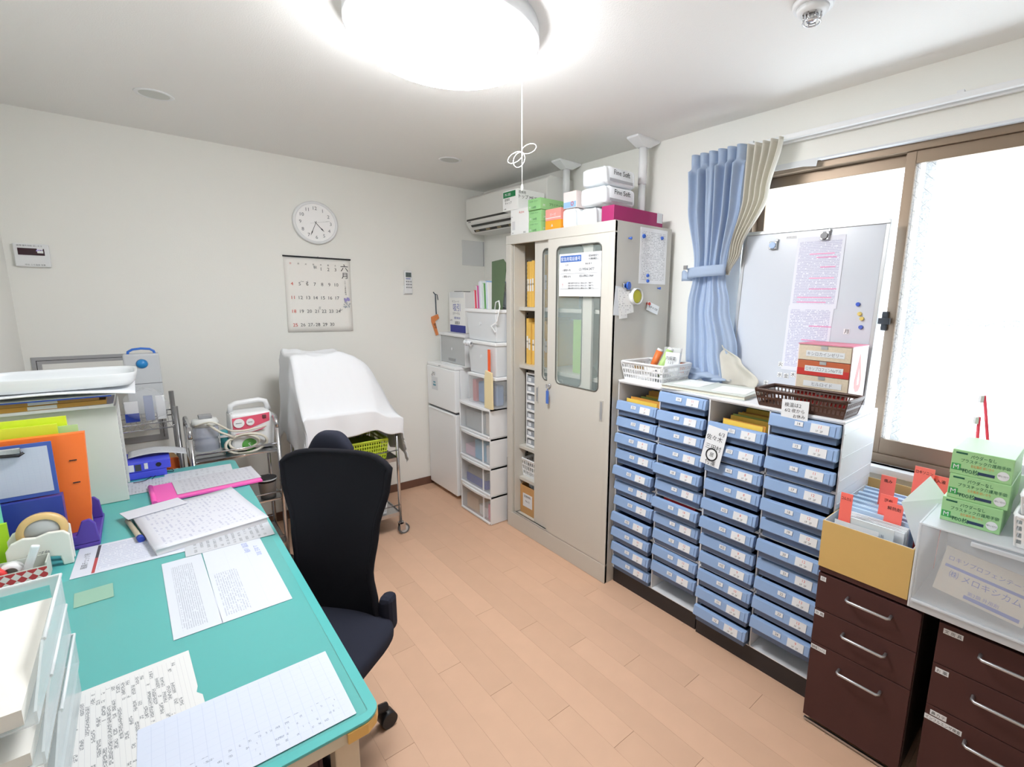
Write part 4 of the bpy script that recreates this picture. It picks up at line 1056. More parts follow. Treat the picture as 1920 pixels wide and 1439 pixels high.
for k in range(4):
    z1 = rz0 + H4 - .001 - k * .0585; z0 = z1 - .0565
    d = part('drawer', MB().box(rx0, rx1 - .006, ry0 + .004, ry1 - .004, z0, z1), (dots if k in (0, 2) else oran if k == 1 else redc), rc, .001)
    if k == 1: part('red_band', MB().box(rx0 - .0008, rx0, ry0 + .004, ry1 - .004, z0, z0 + .026), redc, d)
    if k == 3: part('ribbon', MB().box(rx0 - .003, rx0, .70, .755, z0 + .03, z0 + .045), redc, d)
    part('latch', MB().box(rx0 - .002, rx0, (ry0 + ry1) / 2 - .012, (ry0 + ry1) / 2 + .012, z1 - .012, z1), steel, d)
    if lets[k]:
        m = MB(); m.box(rx0 - .0012, rx0 - .0008, .655, .795, z0 + .015, z0 + .037); m.text(lets[k], .016, (rx0 - .0016, .725, z0 + .026), (0, -1, 0), (0, 0, 1), 1, 'c', .13)
        part('drawer_label', m, [whitep, inkgrey], d)
drop = [(1.25 * a_, 1.2 * b_) for a_, b_ in [(0, .075), (.028, -.01), (.026, -.035), (.012, -.05), (-.012, -.05), (-.026, -.035), (-.028, -.01)]]
dropi = [(1.2 * a_, 1.2 * b_) for a_, b_ in [(0, .025), (.010, -.012), (.008, -.028), (-.008, -.028), (-.010, -.012)]]
yc_, zc_ = ry0 - .0005, rz0 + .125; xc_ = 2.014
m = MB().add([(xc_ + a, yc_, zc_ + b_) for a, b_ in drop], [tuple(range(7))[::-1]]); part('drop_emblem', m, mat('drop_red', (236, 140, 136), .5), rc)
m = MB().add([(xc_ + a, yc_ - .0004, zc_ + b_) for a, b_ in dropi], [tuple(range(5))[::-1]]); part('drop_emblem_centre', m, whitep, rc)

# whiteboard leaning in the window
wbo = thing('whiteboard', 'whiteboard leaning against the window behind the drawer units', 'whiteboard', (2.105, .92, UT2))
BY0, BY1 = .622, 1.222; BH = .715; bx0, bx1 = 2.108, 2.158
tilt = Vector((bx1 - bx0, 0, BH)).normalized(); wn = Vector((-tilt.z, 0, tilt.x))
def bp(y, z, off=0.0): return Vector((bx0, y, UT2)) + tilt * z + wn * off
m = MB(); m.obox(bp((BY0 + BY1) / 2, BH / 2), (BY1 - BY0 - .02, BH - .02, .008), (0, -1, 0), tilt)
part('board', m, mat('whiteboard_enamel', (206, 212, 222), .25), wbo)
m = MB(); fm = mat('whiteboard_frame', (190, 192, 194), .35, .6)
for (ya, yb, za, zb) in ((BY0, BY1, BH - .016, BH), (BY0, BY1, 0, .016), (BY0, BY0 + .016, .016, BH - .016), (BY1 - .016, BY1, .016, BH - .016)):
    m.obox(bp((ya + yb) / 2, (za + zb) / 2, .001), (yb - ya, zb - za, .016), (0, -1, 0), tilt)
part('frame', m, fm, wbo, .002)
def onboard(pxq, off=.005):
    # point of the board plane seen at a pixel
    d = ray(*pxq); o_ = bp(0, 0, off); t_ = (o_ - CAM).dot(wn) / d.dot(wn); return CAM + d * t_
memo = print_mat('shift_memo_writing', (226, 228, 240), (108, 104, 170), 44, 26, .62, 'YZ', .06, seed=9, soft=.35, fill=(.2, .8))
a_, b_ = onboard((1497, 455)), onboard((1572, 670))
top_c, bot_c = onboard((1540, 447)), onboard((1520, 690))
def boardsheet(name, label, y0, y1, za, zb, off, mt):
    m = MB(); c_ = bp((y0 + y1) / 2, (za + zb) / 2, off)
    M0 = Vector(c_)
    m.obox((0, 0, 0), (y1 - y0, zb - za, .0008), (0, -1, 0), tilt)
    return solo(name, m, mt, label, 'paper', M0)
def zon(p): return (p - bp(0, 0)).dot(tilt)
print('board', a_.y, zon(a_), b_.y, zon(b_), onboard((1585, 445)).y, onboard((1478, 690)).y, zon(onboard((1520, 690))))
boardsheet('shift_memo', 'upper handwritten memo sheet full of blue and pink lines on the whiteboard', .775, .968, .375, .672, .0060, memo)
boardsheet('shift_memo', 'lower handwritten memo sheet full of blue lines on the whiteboard', .785, .972, .105, .385, .0052, print_mat('shift_memo_writing2', (226, 228, 240), (110, 112, 178), 40, 26, .58, 'YZ', .06, seed=14, soft=.35, fill=(.2, .8)))
m = MB()
for (z, y, l) in ((.60, .86, .10), (.585, .84, .08), (.545, .83, .06), (.50, .85, .1), (.455, .84, .11), (.42, .87, .14), (.40, .88, .12), (.30, .83, .09), (.24, .87, .06)): m.obox(bp(y, z, .0068), (l, .004, .0003), (0, -1, .0), tilt)
pink = part('pink_underline', m, mat('pink_marker', (232, 150, 196), .6), wbo); pink['kind'] = 'stuff'
pks = boardsheet('name_strip', 'tiny printed label strip at the top of the whiteboard', .975, 1.02, .672, .684, .0055, print_mat('strip_print', (220, 222, 226), (90, 90, 100), 1, 14, .6, 'YZ', .05))
for (pq, colr, lab) in (((1451, 461), (150, 176, 214), 'chrome clip magnet with pale blue face on the whiteboard'), ((1548, 443), (40, 40, 44), 'chrome clip magnet with black face holding the memo sheets')):
    p = onboard(pq, .0075); o = thing('clip_magnet', lab, 'clip', p, group='clip magnets on the whiteboard')
    m = MB(); m.obox(p + wn * .006, (.034, .034, .012), (0, -1, 0), tilt); m.obox(p + wn * .004 + tilt * .022 - Vector((0, .015, 0)), (.010, .012, .008), (0, -1, 0), tilt); part('clip_body', m, chrome, o, .003)
    part('clip_face', MB().cyl(p + wn * .012, p + wn * .018, .015, .014, 20), mat('clip_face_%d' % colr[0], colr, .3), o)
for (pq, colr, lab) in (((1609, 571), (54, 92, 205), 'upper blue round magnet at the right edge of the whiteboard'), ((1612, 589), (222, 200, 110), 'upper yellow round magnet at the right edge of the whiteboard'), ((1616, 598), (222, 200, 110), 'lower yellow round magnet at the right edge of the whiteboard'), ((1614, 614), (70, 96, 190), 'lower blue round magnet at the right edge of the whiteboard')):
    p = onboard(pq, .0055); magnet('magnet', lab, p, wn, .0085, mat('magnet_%d' % colr[0], colr, .3), 'round magnets on the whiteboard')
for (pq, s_, lab) in (((1587, 622), '月', 'Monday'), ((1464, 683), '火', 'Tuesday'), ((1462, 703), '水', 'Wednesday'), ((1487, 703), '木', 'Thursday'), ((1474, 705), '金', 'Friday'), ((1436, 718), '土', 'Saturday')):
    p = onboard(pq, .0052); m = MB(); m.obox((0, 0, 0), (.022, .022, .0016), (0, -1, 0), tilt); m.text(s_, .020, wn * .0012, (0, -1, .0), tilt, 1)
    solo('day_magnet', m, [white, ink], 'square weekday magnet lettered for %s on the whiteboard' % lab, 'magnet', p, group='weekday magnets on the whiteboard')

# ------------------------------------------------------------------ dark brown filing pedestals
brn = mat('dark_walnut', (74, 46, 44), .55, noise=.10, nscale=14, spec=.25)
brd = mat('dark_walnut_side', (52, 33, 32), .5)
def pedestal(label, y0, y1, xf, zt, xb, splits, labels, hx):
    c_ = thing('filing_pedestal', label, 'cabinet', ((xf + xb) / 2, (y0 + y1) / 2, 0), group='dark brown filing pedestals')
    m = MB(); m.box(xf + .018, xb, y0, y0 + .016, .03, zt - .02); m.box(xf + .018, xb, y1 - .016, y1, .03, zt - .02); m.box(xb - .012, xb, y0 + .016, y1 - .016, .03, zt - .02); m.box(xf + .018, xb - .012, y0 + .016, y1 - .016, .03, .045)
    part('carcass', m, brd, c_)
    part('top', MB().box(xf, xb, y0, y1, zt - .02, zt), brn, c_, .002)
    part('base_strip', MB().box(xf + .006, xf + .014, y0 + .01, y1 - .004, .006, .014), steel, c_)
    for sx in (xf + .05, xb - .05):
        for sy in (y0 + .04, y1 - .04): part('caster', MB().cyl((sx, sy - .01, .0152), (sx, sy + .01, .0152), .015, n=14), blackp, c_)
    for k, (za, zb) in enumerate(splits):
        d = part('drawer', MB().box(xf, xf + .017, y0 + .002, y1 - .002, za + .0012, zb - .0012), brn, c_, .0015)
        yc = (y0 + y1) / 2 - .012; hl = .062; zh = zb - .048 if k < 2 else zb - .055
        pts = [(xf, yc + hl, zh), (xf - .020, yc + hl, zh), (xf - .026, yc + hl - .006, zh), (xf - .026, yc - hl + .006, zh), (xf - .020, yc - hl, zh), (xf, yc - hl, zh)]
        part('bar_handle', MB().tube(pts, .0048, 10), mat('satin_silver', (190, 192, 196), .35, .8), d)
        for (s_, w, yo, zo) in labels[k]:
            m = MB(); yl = y1 - .010 - w / 2 - yo; zl = zb - .016 - zo
            m.box(xf - .0008, xf, yl - w / 2, yl + w / 2, zl - .008, zl + .008); m.text(s_, .012, (xf - .0012, yl, zl), (0, -1, 0), (0, 0, 1), 1, 'c', w - .006)
            part('name_sticker', m, [whitep, ink], d)
    return c_
PZT = .617
pedestal('dark brown filing pedestal carrying the gold box, left of the two', .268, .570, 1.66, PZT, 2.09, [(.458, .590), (.328, .458), (.030, .328)], [[('印', .018, .0, .002)], [('外 用', .030, -.006, .0)], [('臨時薬ファイル', .050, -.006, .002)]], 0)
pedestal('dark brown filing pedestal under the frosted plastic case, right of the two', -.075, .229, 1.66, PZT, 2.09, [(.458, .590), (.318, .458), (.030, .318)], [[('文 房 具', .046, .004, .006)], [('お 薬', .032, .0, .004)], [('鼻カテ', .040, .004, .006), ('インフルエンザ検査', .090, -.008, .026)]], 0)

# gold box of record cards
gold = mat('gold_card', (206, 172, 106), .5, noise=.03)
gx0, gx1, gy0, gy1, gz0, gz1 = 1.655, 2.085, .311, .571, PZT + .0005, .782
gb = thing('card_box', 'open gold cardboard box of index cards on the left pedestal', 'box', ((gx0 + gx1) / 2, (gy0 + gy1) / 2, gz0))
q = .003; m = MB(); m.box(gx0, gx0 + q, gy0, gy1, gz0, gz1); m.box(gx1 - q, gx1, gy0, gy1, gz0, gz1 + .05); m.box(gx0 + q, gx1 - q, gy0, gy0 + q, gz0, gz1); m.box(gx0 + q, gx1 - q, gy1 - q, gy1, gz0, gz1); m.box(gx0 + q, gx1 - q, gy0 + q, gy1 - q, gz0, gz0 + q)
part('outer_card', m, gold, gb)
m = MB(); e = .0012; m.box(gx0 + q, gx0 + q + e, gy0 + q, gy1 - q, gz0 + q, gz1 + .001); m.box(gx1 - q - e, gx1 - q, gy0 + q, gy1 - q, gz0 + q, gz1 + .0); m.box(gx0 + q + e, gx1 - q - e, gy0 + q, gy0 + q + e, gz0 + q, gz1 + .001); m.box(gx0 + q + e, gx1 - q - e, gy1 - q - e, gy1 - q, gz0 + q, gz1 + .001)
part('white_lining', m, whitep, gb)
def card(nm, lab, x, yc, w, zt, mt, lean=.12, th_=.004, grp=None, txt_=None, cat='card', tm=None):
    z0 = gz0 + .0045; h = zt - z0
    m = MB(); m.obox((0, 0, h / 2), (th_, w, h), (1, 0, -lean), (0, 1, 0), (lean, 0, 1))
    if txt_: m.text(txt_, .013, (lean * h * .43 - th_ / 2 - .0006, 0, h - .018), (0, -1, 0), (lean, 0, 1), 1, 'c', w * .85)
    return solo(nm, m, [mt, tm or ink], lab, cat, (x, yc, z0), group=grp)
lb = mat('light_blue_sleeve', (186, 212, 236), .35, noise=.05); grey_s = mat('grey_sleeve', (206, 212, 216), .3)
redtab = mat('coral_tab', (250, 118, 106), .5)
hw2 = print_mat('card_writing', (214, 222, 226), (70, 84, 120), 9, 9, .45, 'YZ', .08, soft=.3)
card('card_sleeve', 'foremost clear sleeve with blue printed card in the gold box', gx0 + .03, .452, .16, gz1 + .030, hw2, -.04, .006)
card('paper_slip', 'blank white slip tucked at the front of the gold box', gx0 + .016, .475, .13, gz1 + .012, whitep, -.02, .001)
card('index_tab', 'tall coral index tab at the front of the gold box', gx0 + .022, .515, .036, gz1 + .106, redtab, .02, .002, None, 'コルカル', 'index tab')
for k in range(5): card('card_sleeve', 'white card sleeve, %s from the front in the gold box front bundle' % ORD[k], gx0 + .045 + k * .012, .445, .19, gz1 + .022, [whitep, grey_s][k % 2], .02, .006, 'white sleeves in the gold box')
for k in range(12): card('card_sleeve', 'light blue card sleeve, %s from the front in the gold box rear bundle' % ORD[k], gx0 + .115 + k * .022, .452 + .004 * (k % 3), .20, gz1 + .03 + .004 * (k % 2), lb, .05, .010, 'blue sleeves in the gold box')
card('index_tab', 'coral index tab in the middle of the gold box, lower one', gx0 + .10, .40, .05, gz1 + .085, redtab, .10, .002, None, '解熱剤', 'index tab')
card('index_tab', 'coral index tab in the middle of the gold box, upper one', gx0 + .125, .425, .05, gz1 + .098, redtab, .10, .002, None, '湿布', 'index tab')
card('index_tab', 'coral index tab at the back of the gold box lettered in black', gx0 + .22, .455, .045, gz1 + .135, redtab, .06, .002, None, '痛み', 'index tab')
for k, (y, zz, tx, lab) in enumerate(((.335, .185, 'ロキソニン', 'left coral index tab rising behind the blank white sheet'), (.295, .165, '吸入液', 'right coral index tab rising behind the blank white sheet'))):
    card('index_tab', lab, gx0 + .24 + .01 * k, y + .028, .056, gz1 + zz, redtab, .12, .002, None, tx, 'index tab')
bs = [PXX(1690, 942, 1.765), PXX(1745, 893, 1.87), PXX(1776, 935, 1.85), PXX(1718, 1030, 1.735)]
bsn = (bs[1] - bs[0]).cross(bs[3] - bs[0]).normalized() * .0008
solo('blank_sheet', MB().add(bs + [p_ + bsn for p_ in bs], [(0, 1, 2, 3), (7, 6, 5, 4), (0, 4, 5, 1), (1, 5, 6, 2), (2, 6, 7, 3), (3, 7, 4, 0)]), whitep, 'blank white sheet leaning at the right of the gold box', 'paper', bs[0], local=False)

# frosted plastic case on the right pedestal
fro = mat('frosted_plastic', (236, 241, 246), .35, alpha=.25); frw = mat('frosted_white', (238, 242, 246), .4, transl=.45, alpha=.85)
fx0_, fx1_, fy0, fy1, fz0, fz1 = 1.622, 2.06, -.10, .303, PZT + .0006, .885
fc = thing('plastic_case', 'frosted white plastic drawer case on the right pedestal', 'storage case', ((fx0_ + fx1_) / 2, (fy0 + fy1) / 2, fz0))
m = MB(); tt = .006
m.box(fx0_, fx1_, fy0, fy0 + tt, fz0, fz1); m.box(fx0_, fx1_, fy1 - tt, fy1, fz0, fz1); m.box(fx0_, fx1_, fy0 + tt, fy1 - tt, fz1 - tt, fz1); m.box(fx0_, fx1_, fy0 + tt, fy1 - tt, fz0, fz0 + .022); m.box(fx1_ - tt, fx1_, fy0 + tt, fy1 - tt, fz0 + .022, fz1 - tt)
part('shell', m, frw, fc, .002)
d = part('drawer_front', MB().box(fx0_ + .003, fx0_ + .007, fy0 + tt + .001, fy1 - tt - .001, fz0 + .024, fz1 - tt - .002), fro, fc)
part('drawer_tub', MB().box(fx0_ + .007, fx1_ - .02, fy0 + tt + .002, fy1 - tt - .002, fz0 + .024, fz0 + .027), fro, d)
part('drawer_ridge', MB().box(fx0_ - .006, fx0_ + .003, fy0 + tt + .001, fy1 - tt - .001, fz0 + .024, fz0 + .031), frw, d, .002)
part('drawer_grip', MB().box(fx0_ - .006, fx0_ + .003, fy0 + .1, fy1 - .12, fz1 - .024, fz1 - .012), frw, d, .002)
pa_ = thing('medicine_pouch', 'paper medicine pouch printed in blue inside the frosted case', 'pouch', (1.66, .15, fz0 + .03))
ax = Vector((0, -1, -.12)).normalized(); ay = Vector((.25, -.12, 1)).normalized(); pc = Vector((1.668, .148, fz0 + .125)); nn = ax.cross(ay)
m = MB(); m.obox(pc, (.20, .13, .012), ax, ay); part('pouch', m, mat('pouch_paper', (206, 198, 184), .7), pa_, .002)
m = MB()
for (s_, sz, u, v) in (('ロキソプロフェンテープ', .016, .0, .28), ('㈱ メロキシカム', .022, .02, -.05), ('第2類 外用剤', .012, .05, -.30)): m.text(s_, sz, pc + ax * (u * .2) + ay * (v * .13) + nn * .0068, ax, ay, 0, 'c', .18)
m.obox(pc + ay * .013 + nn * .0066, (.18, .008, .0003), ax, ay); m.obox(pc - ay * .052 + ax * .03 + nn * .0066, (.12, .010, .0003), ax, ay)
part('print', m, mat('pouch_blue', (40, 80, 180), .6), pa_)

# glove boxes on the case
gg = mat('glove_green_carton', (158, 206, 148), .5); gg2 = mat('glove_dark_green', (24, 92, 70), .6); brk = mat('glove_orange_print', (214, 150, 84), .6); gM = mat('glove_logo_green', (60, 160, 84), .5); navy = mat('glove_navy', (40, 60, 92), .5)
def glove(label, y0, y1, x0, z):
    h = .0712; w = y1 - y0; k = w / .145
    return carton('glove_box', label, x0, x0 + .20, y0, y1, z, z + h, gg, [
        ('L', (.026, .005), 0, .16, .88, gg2), ('L', 'パウダーなし', .013 * k, .52, .80, gg2, 'c', .06 * k), ('L', 'プラスチック介護用手袋', .012 * k, .56, .60, gg2, 'c', .115 * k), ('L', (.021, .019), 0, .095, .30, gM, -.0001), ('L', 'M', .019, .095, .30, whitep),
        ('L', '左右兼用 使いきり', .009, .52, .43, brk, 'c', .05), ('L', '業務', .008, .22, .22, gg2), ('L', '100枚', .016, .35, .20, gg2), ('L', (.036, .0085), 0, .60, .19, navy), ('L', '●', .034, .86, .28, whitep), ('L', '使い切り', .006, .86, .28, inkgrey)], group='green glove boxes on the frosted case')
CZ2 = fz1 + .0006
glove('bottom green glove box of the three on the frosted case', .136, .270, 1.694, CZ2)
glove('middle green glove box of the three on the frosted case', .129, .263, 1.698, CZ2 + .0716)
glove('topmost green glove box of the three on the frosted case', .131, .265, 1.700, CZ2 + .1432)
basket('white_basket', 'white plastic basket at the right edge on the frosted case', 1.635, 1.83, -.09, .108, CZ2, .085, white, .008, 12, 12, rows=4)
basket('white_basket', 'second white basket nested on top of the one at the right edge', 1.645, 1.82, -.085, .103, CZ2 + .0865, .05, white, .006, 12, 12, rows=3)
# behind the glove boxes: white carton with toothbrushes and pouch
wc = thing('white_carton', 'open white carton behind the green glove boxes', 'box', (1.99, .16, CZ2))
X0, X1, Y0, Y1, Z0, Z1 = 1.925, 2.055, .06, .275, CZ2, CZ2 + .12; q = .003
m = MB(); m.box(X0, X1, Y0, Y1, Z0, Z0 + q); m.box(X0, X0 + q, Y0, Y1, Z0 + q, Z1); m.box(X1 - q, X1, Y0, Y1, Z0 + q, Z1); m.box(X0 + q, X1 - q, Y0, Y0 + q, Z0 + q, Z1); m.box(X0 + q, X1 - q, Y1 - q, Y1, Z0 + q, Z1)
part('carton', m, wbox, wc)
for k, (pt_, pb_, lab) in enumerate((((1846, 742), (1850, 800), 'taller red toothbrush standing in the white carton'), ((1836, 782), (1830, 850), 'shorter red toothbrush standing in the white carton'))):
    a_ = PXX(*pt_, 1.99 - .02 * k); b_ = PXX(*pb_, 1.985 - .02 * k); d_ = (b_ - a_).normalized()
    b2 = a_ + d_ * ((a_.z - (Z0 + .006)) / -d_.z)
    o = thing('toothbrush', lab, 'toothbrush', b2, group='red toothbrushes'); part('handle', MB().tube([b2, a_], .0048, 8), mat('brush_red', (226, 62, 84), .4), o)
    part('bristles', MB().obox(a_ + Vector((-.006, .006, -.012)), (.010, .010, .022), (1, -1, 0), (1, 1, 0)), white, o)
m = MB().add([(0, -.045, 0), (.02, -.045, 0), (.02, .045, 0), (0, .045, 0), (.006, -.020, .17), (.010, -.020, .17), (.010, .028, .165), (.006, .028, .165)], [(3, 2, 1, 0), (4, 5, 6, 7), (0, 1, 5, 4), (1, 2, 6, 5), (2, 3, 7, 6), (3, 0, 4, 7)])
solo('foil_pouch', m, mat('silver_pouch', (214, 218, 224), .2, .5, noise=.1, nscale=40), 'silver foil pouch standing in the white carton', 'pouch', (1.99, .18, Z0 + .004))
solo('wooden_tray', MB().box(0, .07, 0, .13, 0, .03).box(0, .004, 0, .13, .03, .05), mat('oak_wood', (186, 140, 92), .55, noise=.1), 'small wooden tray on the window side at the right edge', 'tray', (2.075, -.07, CZ2 + .0), bevel=.002) if 0 else None
# ------------------------------------------------------------------ corner: fridge, tower of drawers, bins
frw2 = mat('fridge_white', (248, 250, 252), .35, bump=.05, bscale=300)
FX, FY0, FY1, FZ = 1.64, 3.105, 3.552, 1.005
fr = thing('refrigerator', 'small white two door refrigerator in the corner', 'refrigerator', (1.86, 3.33, 0))
part('body', MB().box(FX + .045, 2.10, FY0 + .004, FY1 - .004, .03, FZ - .022), frw2, fr, .003)
part('foot_panel', MB().box(FX + .06, 2.08, FY0 + .01, FY1 - .01, 0, .03), blackp, fr)
part('top_cap', MB().box(FX + .004, 2.11, FY0, FY1, FZ - .022, FZ), frw2, fr, .005)
d1 = part('freezer_door', MB().box(FX, FX + .043, FY0, FY1, .672, FZ - .024), frw2, fr, .006)
d2 = part('refrigerator_door', MB().box(FX, FX + .043, FY0, FY1, .032, .655), frw2, fr, .006)
part('handle_gap', MB().box(FX + .012, FX + .04, FY0 + .01, FY1 - .01, .655, .672), mat('gap_grey', (90, 92, 96), .5), fr)
part('handle_edge', MB().box(FX - .004, FX + .006, FY0 + .02, FY1 - .02, .640, .653), frw2, d2, .003)
m = MB(); m.box(FX - .001, FX, 3.375, 3.475, .80, .90); m.box(FX - .0014, FX - .001, 3.405, 3.45, .83, .845, 1); m.box(FX - .0014, FX - .001, 3.41, 3.445, .853, .865, 1)
part('door_notice', m, [whitep, mat('teal_print', (96, 150, 170), .6)], d1)
p = (FX, 3.435, .925)
hk = thing('hook_magnet', 'small chrome hook magnet on the freezer door', 'hook', p)
part('plate', MB().box(FX - .004, FX, 3.415, 3.455, .913, .94), chrome, hk, .001); part('hook', MB().tube([(FX - .004, 3.435, .93), (FX - .016, 3.435, .926), (FX - .018, 3.435, .915), (FX - .010, 3.435, .91)], .003, 8), chrome, hk)
part('badge', MB().box(FX - .001, FX + .004, 3.33, 3.355, FZ - .013, FZ - .008), greyp, fr)

clearp = mat('clear_drawer_plastic', (230, 235, 239), .2, alpha=.17)
tw = thing('drawer_tower', 'white four drawer plastic tower with clear fronts beside the fridge', 'drawer tower', (1.78, 2.79, 0))
TX, TY0, TY1 = 1.595, 2.602, 3.0
for k in range(4):
    za = .004 + k * .199; zb = za + .196
    m = MB(); m.box(TX + .02, 2.02, TY0, TY0 + .006, za, zb); m.box(TX + .02, 2.02, TY1 - .006, TY1, za, zb); m.box(2.012, 2.02, TY0 + .006, TY1 - .006, za, zb)
    pts = [(TX + .022, TY0), (2.02, TY0), (2.02, TY1), (TX + .022, TY1), (TX + .006, TY1 - .05), (TX, TY1 - .16), (TX, TY0 + .16), (TX + .006, TY0 + .05)]
    part('frame_shell', m, white, tw)
    part('frame_rim', MB().prism(pts, 'z', zb - .018, zb), white, tw, .003)
    m = MB(); pf = [(TX + .010, TY0 + .008), (TX + .014, TY0 + .06), (TX + .010, TY0 + .16)]
    d = part('drawer', MB().box(TX + .024, TX + .027, TY0 + .008, TY1 - .008, za + .006, zb - .020).box(TX + .027, 2.0, TY0 + .008, TY0 + .010, za + .006, zb - .030).box(TX + .027, 2.0, TY1 - .010, TY1 - .008, za + .006, zb - .030).box(TX + .027, 2.0, TY0 + .010, TY1 - .010, za + .006, za + .009), clearp, tw)
    part('corner_post', MB().box(TX + .020, TX + .028, TY0 + .092, TY0 + .100, za + .006, zb - .020), white, d)
    part('bottom_rail', MB().box(TX + .012, TX + .026, TY0 + .01, TY1 - .01, za, za + .012), white, d, .002)
def inner(nm, lab, y0, y1, x0, z0, h, mt, cat='box', prints=None):
    m = MB().box(-.06, .06, -(y1 - y0) / 2, (y1 - y0) / 2, 0, h)
    mats = [mt]
    if prints:
        for (s_, sz, u, v) in prints: m.text(s_, sz, (-.0608, (.5 - u) * (y1 - y0), h * v), (0, -1, 0), (0, 0, 1), 1, 'c', (y1 - y0) * .9)
        mats.append(prints and inkgrey)
    solo(nm, m, mats, lab, cat, (x0 + .06, (y0 + y1) / 2, z0), bevel=.002)
zb_ = [.004 + k * .199 + .0095 for k in range(4)]
cx = TX + .045
inner('kraft_box', 'kraft box in the bottom drawer of the white tower', 2.80, 2.96, cx, zb_[0], .10, mat('kraft_pale', (216, 190, 160), .7))
inner('white_pack', 'white pack in the bottom drawer of the white tower', 2.69, 2.79, cx, zb_[0], .07, white)
inner('pink_pack', 'pink packet at the right of the bottom drawer in the white tower', 2.62, 2.675, cx, zb_[0], .11, mat('pink_pack', (232, 150, 172), .5))
inner('blue_carton', 'blue patterned carton in the second drawer of the white tower', 2.70, 2.96, cx, zb_[1], .06, mat('cobalt_carton', (62, 88, 176), .5), 'box', [('○ ○ ○', .04, .5, .5)])
inner('grey_pack', 'grey striped pack lying on the blue carton in the white tower', 2.71, 2.95, cx + .004, zb_[1] + .061, .05, mat('grey_pack', (150, 148, 144), .6, noise=.3, nscale=60))
inner('pink_white_box', 'pink and white box in the third drawer of the white tower', 2.84, 2.965, cx, zb_[2], .07, mat('pink_white', (226, 196, 214), .5))
inner('sky_blue_box', 'sky blue box in the third drawer of the white tower', 2.70, 2.835, cx, zb_[2], .13, mat('sky_carton', (126, 182, 216), .5))
inner('white_form_box', 'white box at the right of the third drawer in the white tower', 2.62, 2.69, cx, zb_[2], .12, whitep)
inner('grey_bag', 'grey bag with white labels in the top drawer of the white tower', 2.70, 2.95, cx, zb_[3], .13, mat('grey_bag2', (178, 182, 184), .5, noise=.15, nscale=30), 'bag')
inner('beige_box', 'beige box at the right of the top drawer in the white tower', 2.62, 2.69, cx, zb_[3], .14, mat('beige_box', (214, 206, 196), .6))
# transparent case on the tower
c1 = thing('clear_case', 'clear plastic case with blue bags standing on the white tower', 'storage case', (1.78, 2.74, .801))
y0, y1, x0, x1, z0, z1 = 2.565, 2.905, 1.64, 1.98, .8006, 1.003
m = MB(); q = .003
m.box(x0, x0 + q, y0, y1, z0, z1 - .02); m.box(x1 - q, x1, y0, y1, z0, z1 - .02); m.box(x0 + q, x1 - q, y0, y0 + q, z0, z1 - .02); m.box(x0 + q, x1 - q, y1 - q, y1, z0, z1 - .02); m.box(x0 + q, x1 - q, y0 + q, y1 - q, z0, z0 + q)
part('tub', m, clearp, c1); part('lid', MB().box(x0 - .006, x1 + .006, y0 - .006, y1 + .006, z1 - .02, z1), white, c1, .004)
solo('blue_bag', MB().box(-.03, .03, -.115, .115, 0, .14), mat('blue_bag_print', (108, 142, 186), .4, noise=.35, nscale=24), 'blue and white printed bag inside the clear case on the tower', 'bag', (1.70, 2.72, .8042), bevel=.012)
solo('red_box', MB().box(-.03, .03, -.02, .02, 0, .15), mat('dusty_red', (196, 110, 112), .5), 'narrow dusty red box at the left inside the clear case on the tower', 'box', (1.69, 2.865, .8042))
frost2 = mat('milky_bin_plastic', (222, 226, 230), .35, alpha=.92)
def bin_(label, y0, y1, x0, x1, z0, z1, mark=True):
    o = thing('storage_bin', label, 'storage bin', ((x0 + x1) / 2, (y0 + y1) / 2, z0), group='milky white storage bins')
    k = .014; m = MB()
    lo = [(x0 + k, y0 + k), (x1 - k, y0 + k), (x1 - k, y1 - k), (x0 + k, y1 - k)]; hi = [(x0 + .004, y0 + .004), (x1 - .004, y0 + .004), (x1 - .004, y1 - .004), (x0 + .004, y1 - .004)]
    z2 = z1 - .022
    m.add([(*p, z0) for p in lo] + [(*p, z2) for p in hi], [(3, 2, 1, 0), (0, 1, 5, 4), (1, 2, 6, 5), (2, 3, 7, 6), (3, 0, 4, 7)])
    part('tub', m, frost2, o, .006)
    part('lid', MB().box(x0 - .004, x1 + .004, y0 - .004, y1 + .004, z2, z1), white, o, .005)
    part('clasp_mark', MB().cyl((x0 + .008, (y0 + y1) / 2 + .01, (z0 + z2) / 2 + .02), (x0 + .004, (y0 + y1) / 2 + .01, (z0 + z2) / 2 + .02), .010, n=12), whitep, o)
    return o
b1 = bin_('milky storage bin, the lower of two stacked above the clear case', 2.564, 2.915, 1.64, 1.98, 1.0042, 1.224)
b2 = bin_('milky storage bin, the upper of two, heaped with booklets', 2.562, 2.928, 1.64, 1.98, 1.2252, 1.430)
sc = thing('hair_scrunchie', 'crumpled white frilled band hooked on the lower storage bin', 'band', (1.628, 2.89, 1.20))
part('frill', MB().grid(lambda u, v: (1.622 + .010 * math.cos(2 * pi * v), 2.925 - .10 * u, 1.200 + .004 * math.sin(20 * u) + .012 * math.sin(2 * pi * v) * (1 + .4 * math.sin(31 * u))), 40, 10), whitep, sc)
